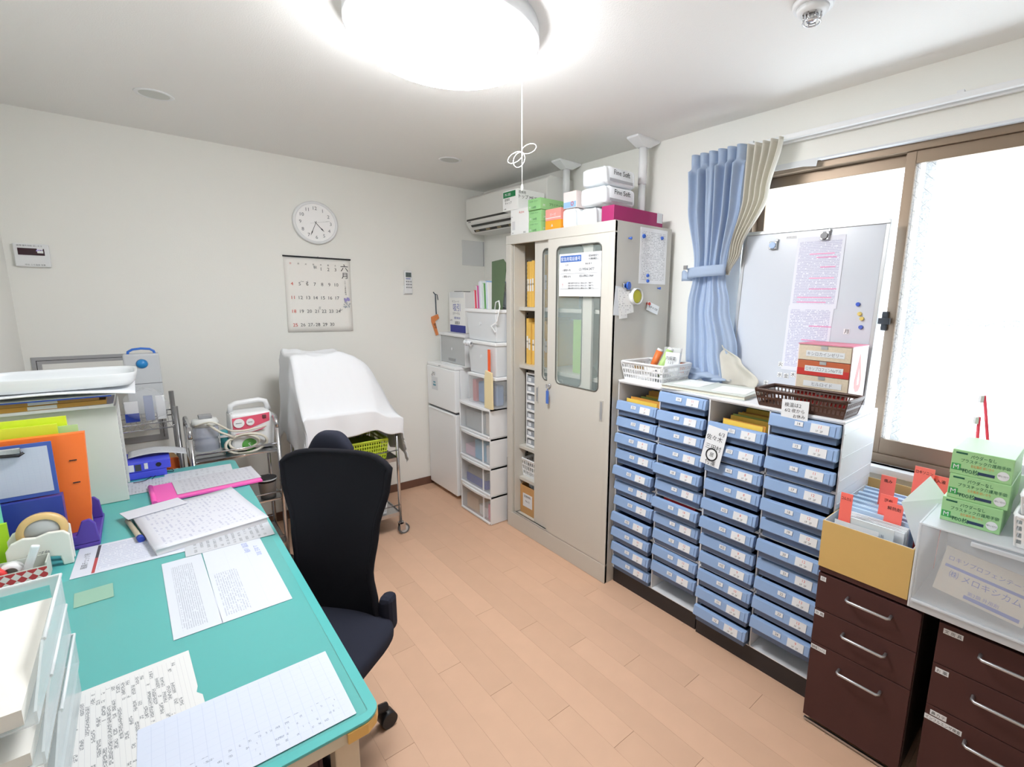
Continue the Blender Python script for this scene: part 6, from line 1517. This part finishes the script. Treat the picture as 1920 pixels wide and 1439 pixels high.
# letter trays
mil = mat('milky_tray', (226, 234, 236), .25, alpha=.42)
def slot_wall(m, x0, x1, y, z0, z1, t):
    n = 2; w = (x1 - x0)
    m.box(x0, x1, y - t, y, z0, z0 + .010); m.box(x0, x1, y - t, y, z1 - .014, z1)
    for a, b_ in ((0, .06), (.45, .55), (.94, 1)): m.box(x0 + w * a, x0 + w * b_, y - t, y, z0 + .010, z1 - .014)
for k in range(4):
    z0 = DZ + .0034 + k * .0655; z1 = z0 + .062
    o = thing('letter_tray', 'clear milky letter tray, %s of the stack of four at the near left' % ['lowest', 'second lowest', 'second highest', 'topmost'][k], 'letter tray', (-.295, 1.12, z0), group='stacked letter trays')
    sh = .006 * (3 - k)
    X0, X1, Y0, Y1 = -.435 + sh * 0, -.163 + .004 * (k == 1), .93, 1.285
    part('tray_floor', MB().box(X0, X1, Y0, Y1, z0, z0 + .0025), mil, o)
    m = MB(); slot_wall(m, X0, X1, Y1, z0 + .0025, z1, .003)
    part('far_wall', m, mil, o)
    part('side_wall', MB().prism([(Y0, z0 + .0025), (Y1 - .003, z0 + .0025), (Y1 - .003, z1), (Y0 + .12, z1), (Y0, z0 + .02)], 'x', X1 - .003, X1), mil, o)
    part('side_wall', MB().prism([(Y0, z0 + .0025), (Y1 - .003, z0 + .0025), (Y1 - .003, z1), (Y0 + .12, z1), (Y0, z0 + .02)], 'x', X0, X0 + .003), mil, o)
    part('rim', MB().tube([(X1, Y0 + .12, z1), (X1, Y1, z1), (X0, Y1, z1), (X0, Y0 + .12, z1)], .003, 6), mat('tray_rim', (236, 242, 244), .25, alpha=.8), o)
    if k in (0, 1, 2, 3):
        solo('paper_stack', MB().box(-.125, .120, -.17, .165, 0, .012 + .004 * k), mat('cream_paper', (226, 224, 218), .8), 'stack of cream paper lying in the %s letter tray' % ['lowest', 'second lowest', 'second highest', 'topmost'][k], 'paper', (-.297, 1.105, z0 + .003))

# desktop shelf against the wall
sh_ = thing('desk_shelf', 'white desktop shelf with its blank side panel facing the room', 'shelf', (-.27, 2.58, MZ))
shw = mat('shelf_offwhite', (214, 216, 212), .5)
SX0, SX1b, SY0b, SY1b, SZ1 = -.446, -.100, 2.462, 2.708, 1.078
part('side_panel', MB().box(SX0, SX1b, SY0b, SY0b + .016, MZ, SZ1), shw, sh_, .002)
part('side_panel', MB().box(SX0, SX1b, SY1b - .016, SY1b, MZ, SZ1), shw, sh_, .002)
part('top_board', MB().box(SX0, SX1b, SY0b + .016, SY1b - .016, SZ1 - .016, SZ1), shw, sh_)
part('back_board', MB().box(SX0, SX0 + .008, SY0b + .016, SY1b - .016, MZ, SZ1 - .016), shw, sh_)
part('middle_board', MB().box(SX0 + .008, SX1b, SY0b + .016, SY1b - .016, .90, .914), shw, sh_)
m = MB()
for k in range(18): m.box(SX1b + .0001, SX1b + .0012, SY0b + .004, SY0b + .012, MZ + .03 + k * .018, MZ + .04 + k * .018)
w_ = part('slotted_edge', m, steel, sh_); w_['kind'] = 'stuff'
for k, (z, h, lab) in enumerate(((MZ, .030, 'blue ring binder lying lowest beside the desk shelf'), (MZ + .0308, .042, 'blue lever arch binder with labels lying on the other binder'))):
    o = thing('blue_binder', lab, 'binder', (-.05, 2.79, z), group='blue binders by the desk shelf')
    xr = .038 if k else .022
    part('cover', MB().box(-.22, xr, 2.715, 2.90, z, z + h), mat('royal_blue', (74, 84, 222), .35), o, .003)
    if k:
        part('spine_label', MB().box(-.10, -.083, 2.7135, 2.715, z + .006, z + h - .006), whitep, o); part('dark_label', MB().box(-.080, -.060, 2.7135, 2.715, z + .006, z + h - .008), mat('label_dark', (66, 70, 80), .5), o); part('white_label', MB().box(-.050, -.038, 2.7135, 2.715, z + .010, z + h - .006), whitep, o)
        part('finger_hole', MB().cyl((-.003, 2.7135, z + .022), (-.003, 2.7152, z + .022), .0095, n=18), ink, o)
solo('curled_form', MB().grid(lambda u, v: (-.10 + .20 * u, 2.775 + .12 * v, .012 * math.sin(pi * u) + .022 * (1 - u) * 0 - .018 * u * u), 12, 6), print_mat('curl_print', (193, 196, 202), (160, 162, 172), 14, 10, .5, 'XY', .05, seed=20, soft=.5), 'curled printed form lying on the blue binders', 'paper', (0, 0, MZ + .082), solid=.0006)
cdp = [PZZ(*q, MZ + .004) for q in ((250, 906), (275, 900), (300, 880), (318, 879), (325, 884), (300, 886), (285, 899))]
cd_ = thing('neck_cord', 'thin black neck cord lying by the blue binders', 'cord', cdp[0]); part('cord', MB().tube(smooth_pts(cdp, 5), .0013, 6), blackp, cd_)
# things on the desktop shelf
zt = SZ1 + .0006
for k, (h, cl_, lab) in enumerate(((.012, (232, 232, 228), 'white labelled file lowest on the desk shelf'), (.016, (196, 148, 70), 'brown kraft file with white tape on the desk shelf'), (.014, (186, 140, 74), 'upper brown kraft file on the desk shelf'))):
    o = thing('flat_file', lab, 'file', (-.27, 2.56, zt), .02 * k)
    part('cover', MB().box(-.172, .165 - .02 * k, -.125, .125, 0, h), mat('flatfile_%d' % k, cl_, .6), o, .001, local=True)
    part('spine_label', MB().box(-.05 if k else -.16, .02 if k else .10, -.1262, -.1252, .002, h - .002), whitep, o, local=True)
    zt += h + .0008
solo('blue_folder', MB().box(-.175, .16, -.14, .13, 0, .006).box(-.175, .17, -.145, .12, .006, .0075, 1), [mat('cobalt_folder', (50, 92, 200), .4), whitep], 'cobalt blue folder topped by white sheets on the desk shelf', 'folder', (-.262, 2.55, zt), -.03); zt += .0082
solo('white_sheets', MB().grid(lambda u, v: (-.18 + .39 * u, -.16 + .28 * v, .012 + .010 * math.sin(2.5 * u) - .02 * u * u * (1 - v)), 10, 6), whitep, 'loose curling white sheets under the tray on the desk shelf', 'paper', (-.25, 2.55, zt), solid=.004) ; zt += .024
tray = thing('shallow_tray', 'large translucent white tray lying on top of the desk shelf stack', 'tray', (-.235, 2.545, zt))
tm_ = mat('translucent_white_tray', (236, 240, 243), .2, alpha=.85)
def trayf(u, v):
    a = 2 * pi * u; c_, s_ = math.cos(a), math.sin(a)
    sx = math.copysign(abs(c_) ** .45, c_); sy = math.copysign(abs(s_) ** .45, s_)
    prof_ = [(0, .004), (.80, .004), (.93, .004), (.965, .014), (.99, .044), (1.03, .047), (1.035, .043), (1.0, .010), (.95, 0), (0, 0)]
    i = min(int(v * 9), 8); t_ = v * 9 - i; r_ = prof_[i][0] + (prof_[i + 1][0] - prof_[i][0]) * t_; z = prof_[i][1] + (prof_[i + 1][1] - prof_[i][1]) * t_
    return (r_ * .20 * sx, r_ * .135 * sy, z)
part('dish', MB().grid(trayf, 64, 27), tm_, tray, local=True)
solo('teal_notebook', MB().box(-.10, .09, -.05, .05, 0, .010), mat('pale_teal', (150, 214, 208), .5), 'pale teal notebook behind the tray on the desk shelf', 'notebook', (-.21, 2.70, zt + .022)) if 0 else None

# file stand with folders
fs = thing('file_stand', 'purple plastic file stand holding folders on the desk', 'file stand', (-.29, 2.17, MZ))
pur = mat('purple_plastic', (84, 62, 160), .4)
part('base', MB().box(-.43, -.165, 2.06, 2.33, MZ, MZ + .014), pur, fs, .004)
lobe = [(2.06, MZ + .014), (2.10, MZ + .014), (2.098, MZ + .05), (2.085, MZ + .072), (2.07, MZ + .072), (2.058, MZ + .05)]
for yy in (2.066, 2.29):
    part('divider', MB().prism([(-.43, MZ + .014), (-.165, MZ + .014), (-.170, MZ + .075), (-.182, MZ + .092), (-.20, MZ + .088), (-.215, MZ + .045), (-.37, MZ + .045), (-.39, MZ + .09), (-.41, MZ + .095), (-.43, MZ + .08)], 'y', yy - .006, yy + .006), pur, fs, .003)
def folder(name, label, xl, xr, y, z0, z1, th_, col, lean=.0, cut=None, cat='folder'):
    m = MB(); lo = (z1 - z0) * lean
    poly = cut or [(xl, z0), (xr, z0), (xr, z1), (xl, z1)]
    vs_ = [(px_, y + (pz_ - z0) * lean + d, pz_) for d in (0, th_) for (px_, pz_) in poly]; n = len(poly)
    m.add(vs_, [tuple(range(n)), tuple(range(n, 2 * n))[::-1]] + [(i, n + i, n + (i + 1) % n, (i + 1) % n) for i in range(n)])
    return solo(name, m, col, label, cat)
zf = MZ + .0148
of = folder('orange_folder', 'orange plastic file box standing in the purple stand', -.425, -.182, 2.180, zf, 1.045, .030, mat('orange_file', (250, 122, 50), .4), .0, [(-.425, zf), (-.190, zf), (-.182, .80), (-.172, 1.048), (-.425, 1.048)])
m = MB()
for z in (.96, .885): m.box(-.215, -.198, 2.1775, 2.1795, z, z + .003)
fol = part('index_mark', m, ink, None); fol.parent = of
folder('yellow_folder', 'yellow green document folder behind the orange file', -.425, -.235, 2.235, zf, 1.075, .012, mat('yellow_green', (206, 228, 60), .4), .0)
folder('green_folder', 'translucent pale green folder at the back of the purple stand', -.425, -.190, 2.250, zf, 1.062, .010, mat('pale_green_folder', (190, 226, 160), .3, alpha=.85), .0)
folder('yellow_folder', 'second yellow folder with a cut handle at the back of the stand', -.425, -.215, 2.30 - .035, zf, 1.092, .012, mat('lime_yellow', (214, 232, 50), .4), .0)
cbd = thing('clipboard', 'blue clipboard with a printed grid sheet and metal clip', 'clipboard', (-.34, 2.15, .86))
part('board', MB().box(-.44, -.243, 2.138, 2.142, .872, 1.042), mat('clipboard_blue', (66, 92, 170), .4), cbd, .001)
part('sheet', MB().box(-.44, -.253, 2.1370, 2.1378, .885, 1.030), print_mat('grid_form', (191, 198, 214), (150, 156, 180), 8, 10, .2, 'XZ', .05, grid=(16, 18), gcol=(176, 184, 206), v=(.05, .62)), cbd)
part('clip', MB().box(-.40, -.305, 2.128, 2.137, 1.015, 1.035), chrome, cbd, .003); part('clip_lever', MB().tube([(-.38, 2.126, 1.018), (-.31, 2.122, 1.012), (-.300, 2.124, 1.02)], .004, 8), blackp, cbd)
folder('navy_file', 'dark blue ring file under the clipboard in the stand', -.44, -.238, 2.122, zf, .868, .040, mat('navy_file', (56, 74, 160), .35))
solo('file_pages', MB().box(-.44, -.226, 2.124, 2.160, zf + .01, .862), whitep, 'white pages showing beside the dark blue ring file', 'paper') if 0 else None
folder('lime_folder', 'lime folder with a rounded corner at the left edge of the desk', -.44, -.345, 2.035, MZ, .84, .012, mat('lime_folder', (176, 222, 40), .4))
folder('mint_folder', 'mint green folder standing behind the lime one at the left edge', -.44, -.352, 2.048 + .0, MZ, .90, .008, mat('mint_folder', (120, 214, 190), .4))

# tape dispenser
tp = thing('tape_dispenser', 'white desk tape dispenser with a roll of tan tape', 'tape dispenser', (-.275, 1.99, MZ))
xa, xb = -.345, -.218
arch = [(xa, MZ), (xa, MZ + .075), (xa + .012, MZ + .095), (xa + .035, MZ + .105), (xa + .06, MZ + .100), (xa + .085, MZ + .108), (xb - .012, MZ + .105), (xb, MZ + .09), (xb, MZ), (xb - .022, MZ), (xb - .026, MZ + .030), (xb - .05, MZ + .036), (xa + .045, MZ + .034), (xa + .030, MZ + .028), (xa + .028, MZ)]
part('near_shell', MB().prism(arch, 'y', 1.965, 1.978), mat('ivory_plastic', (226, 226, 218), .35), tp, .003)
arch2 = [(p[0], p[1] if p[1] < MZ + .06 else p[1] + .016) for p in arch]
part('far_shell', MB().prism(arch2, 'y', 2.004, 2.016), mat('ivory_plastic', (226, 226, 218), .35), tp, .003)
part('tape_roll', MB().lathe([(.036, 0), (.052, 0), (.052, .018), (.036, .018), (.036, 0)], 32, (-.272, 1.982, MZ + .110), 'y'), mat('tan_tape_roll', (214, 180, 122), .4), tp)
part('wheel', MB().lathe([(0, 0), (.036, 0), (.036, .014), (0, .014)], 28, (-.272, 1.984, MZ + .110), 'y'), mat('wheel_grey', (176, 178, 178), .4), tp)
m = MB().text('テープ台', .012, (-.285, 1.9644, MZ + .052), (1, 0, 0), (0, 0, 1), 0); part('lettering', m, inkgrey, tp)
# small open box with red pattern
rb = thing('patterned_box', 'small open box with red patterned front holding desk tools', 'box', (-.34, 1.93, MZ))
X0, X1, Y0, Y1, Z1 = -.43, -.262, 1.885, 1.955, MZ + .052; q = .003
m = MB(); m.box(X0, X1, Y0, Y1, MZ, MZ + q); m.box(X0, X1, Y1 - q, Y1, MZ + q, Z1); m.box(X0, X0 + q, Y0 + q, Y1 - q, MZ + q, Z1); m.box(X1 - q, X1, Y0 + q, Y1 - q, MZ + q, Z1); m.box(X0, X1, Y0, Y0 + q, MZ + q, Z1 - .008)
part('carton', m, mat('grey_card', (196, 200, 192), .6), rb)
rp = bpy.data.materials.new('red_diamond_print'); rp.use_nodes = True
N = rp.node_tree.nodes; L = rp.node_tree.links
tc = N.new('ShaderNodeTexCoord'); mp = N.new('ShaderNodeMapping'); mp.inputs['Rotation'].default_value = (0, math.radians(45), 0); mp.inputs['Scale'].default_value = (70, 70, 70)
chk = N.new('ShaderNodeTexChecker'); chk.inputs['Scale'].default_value = 1.0; chk.inputs['Color1'].default_value = lin((196, 56, 60)); chk.inputs['Color2'].default_value = lin((236, 214, 210))
L.new(tc.outputs['Object'], mp.inputs[0]); L.new(mp.outputs[0], chk.inputs[0]); L.new(chk.outputs[0], N['Principled BSDF'].inputs['Base Color'])
part('red_pattern', MB().box(X0, X1, Y0 - .0012, Y0 - .0002, MZ + .006, Z1 - .010), rp, rb)
for k, (x, y, cl_, lab) in enumerate(((-.365, 1.92, (226, 60, 60), 'red tape roll core in the patterned box'), (-.335, 1.925, (235, 235, 238), 'white tape roll standing in the patterned box'))):
    o = solo('tape_core', MB().lathe([(.014, -.012), (.024, -.012), (.024, .012), (.014, .012), (.014, -.012)], 22, (0, 0, .0265), 'y'), mat('core_%d' % k, cl_, .4), lab, 'tape', (x, y + .012 * k, MZ + .0036))
solo('stapler', MB().obox((0, 0, .05), (.018, .014, .085), (1, 0, -.35), (0, 1, 0)), mat('stapler_white', (232, 234, 238), .3), 'white stapler standing in the patterned box', 'stapler', (-.295, 1.925, MZ + .0045), bevel=.004)
solo('glue_tube', MB().cyl((-.04, 0, .012), (.0, .0, .052), .011, .013, 14), mat('glue_yellow', (226, 206, 120), .5), 'pale yellow glue tube in the patterned box', 'tube', (-.385, 1.92, MZ + .004))

# ------------------------------------------------------------------ office chair
RZ = math.radians(130.5)
chr_ = thing('office_chair', 'black mesh backed office chair turned towards the desk', 'chair', (.250, 1.495, 0), RZ)
mesh_m = mat('black_mesh_fabric', (26, 26, 32), .85, bump=.5, bscale=1400, spec=.2); fab = mat('black_seat_fabric', (38, 40, 52), .9, bump=.4, bscale=900, spec=.2)
def backf(u, v):
    # v 0 bottom .. 1 top ; local x across, y forward, z up
    zz = .44 + .545 * v
    hw = lerp_tab([(0, (.165,)), (.10, (.152,)), (.30, (.130,)), (.55, (.146,)), (.85, (.184,)), (.95, (.190,)), (1.0, (.172,))], v)[0]
    a = (u - .5) * 2
    yb = -.215 - .055 * v - .035 * math.sin(pi * v * .9) * 0 + .028 * a * a + .02 * (1 - v) ** 2
    zz -= .020 * max(0, v - .9) * 10 * abs(a) ** 6
    return (hw * a, yb, zz)
part('backrest', MB().grid(backf, 28, 32), mesh_m, chr_, local=True, solid=.018)
fr_pts = [backf(u, 1) for u in [i / 12 for i in range(13)]] + [backf(1, 1 - i / 20) for i in range(1, 21)] + [backf(1 - i / 12, 0) for i in range(1, 13)] + [backf(0, i / 20) for i in range(1, 20)]
part('back_frame', MB().tube(fr_pts, .011, 8, closed=True), mesh_m, chr_, local=True)
def headf(u, v):
    a = 2 * pi * u; b_2 = pi * (v - .5)
    def se(c, e): return math.copysign(abs(c) ** e, c)
    cx_ = .078 * se(math.cos(a), .5) * se(math.cos(b_2), .5); cy2 = .028 * se(math.sin(a), .7) * se(math.cos(b_2), .6); cz_ = .060 * se(math.sin(b_2), .6)
    return (.056 + cx_ * (1 - .42 * max(0, cz_ / .060)), -.305 + cy2, .985 + cz_)
part('headrest', MB().grid(headf, 32, 18), fab, chr_, local=True)
part('headrest_stem', MB().box(-.02, .02, -.330, -.318, .80, .97), blackp, chr_, .003, local=True)
part('back_spine', MB().tube([(0, -.10, .41), (0, -.24, .42), (0, -.285, .50), (0, -.315, .85)], .022, 10), blackp, chr_, local=True)
def seatf(u, v):
    a = 2 * pi * u; b_2 = pi * (v - .5)
    def se(c, e): return math.copysign(abs(c) ** e, c)
    x = .235 * se(math.cos(a), .45) * se(math.cos(b_2), .4); y = .225 * se(math.sin(a), .45) * se(math.cos(b_2), .4); z = .042 * se(math.sin(b_2), .6)
    return (x * (1 - .06 * y / .225), y + .02, .435 + z - .02 * max(0, y / .225) ** 3)
part('seat', MB().grid(seatf, 48, 20), fab, chr_, local=True)
for s_ in (-1, 1): part('arm_bracket', MB().obox((s_ * .185, -.195, .465), (.045, .06, .13), (1, 0, 0), (0, 1, 0)), fab, chr_, .018, local=True)
part('seat_plate', MB().box(-.10, .10, -.12, .12, .36, .392), blackp, chr_, .006, local=True)
part('gas_lift', MB().cyl((0, 0, .11), (0, 0, .36), .025, n=16), blackp, chr_, local=True)
for k in range(5):
    a = k * 2 * pi / 5 + math.radians(-131.0 + 8)
    c_, s_ = math.cos(a), math.sin(a)
    lg_ = part('base_leg', MB().tube([(0, 0, .115), (.13 * c_, .13 * s_, .10), (.265 * c_, .265 * s_, .075)], .024, 8, r1=.015), blackp, chr_, local=True)
    part('caster', MB().cyl((.265 * c_ - .022 * s_, .265 * s_ + .022 * c_, .0285), (.265 * c_ + .022 * s_, .265 * s_ - .022 * c_, .0285), .028, n=18), blackp, lg_, local=True)
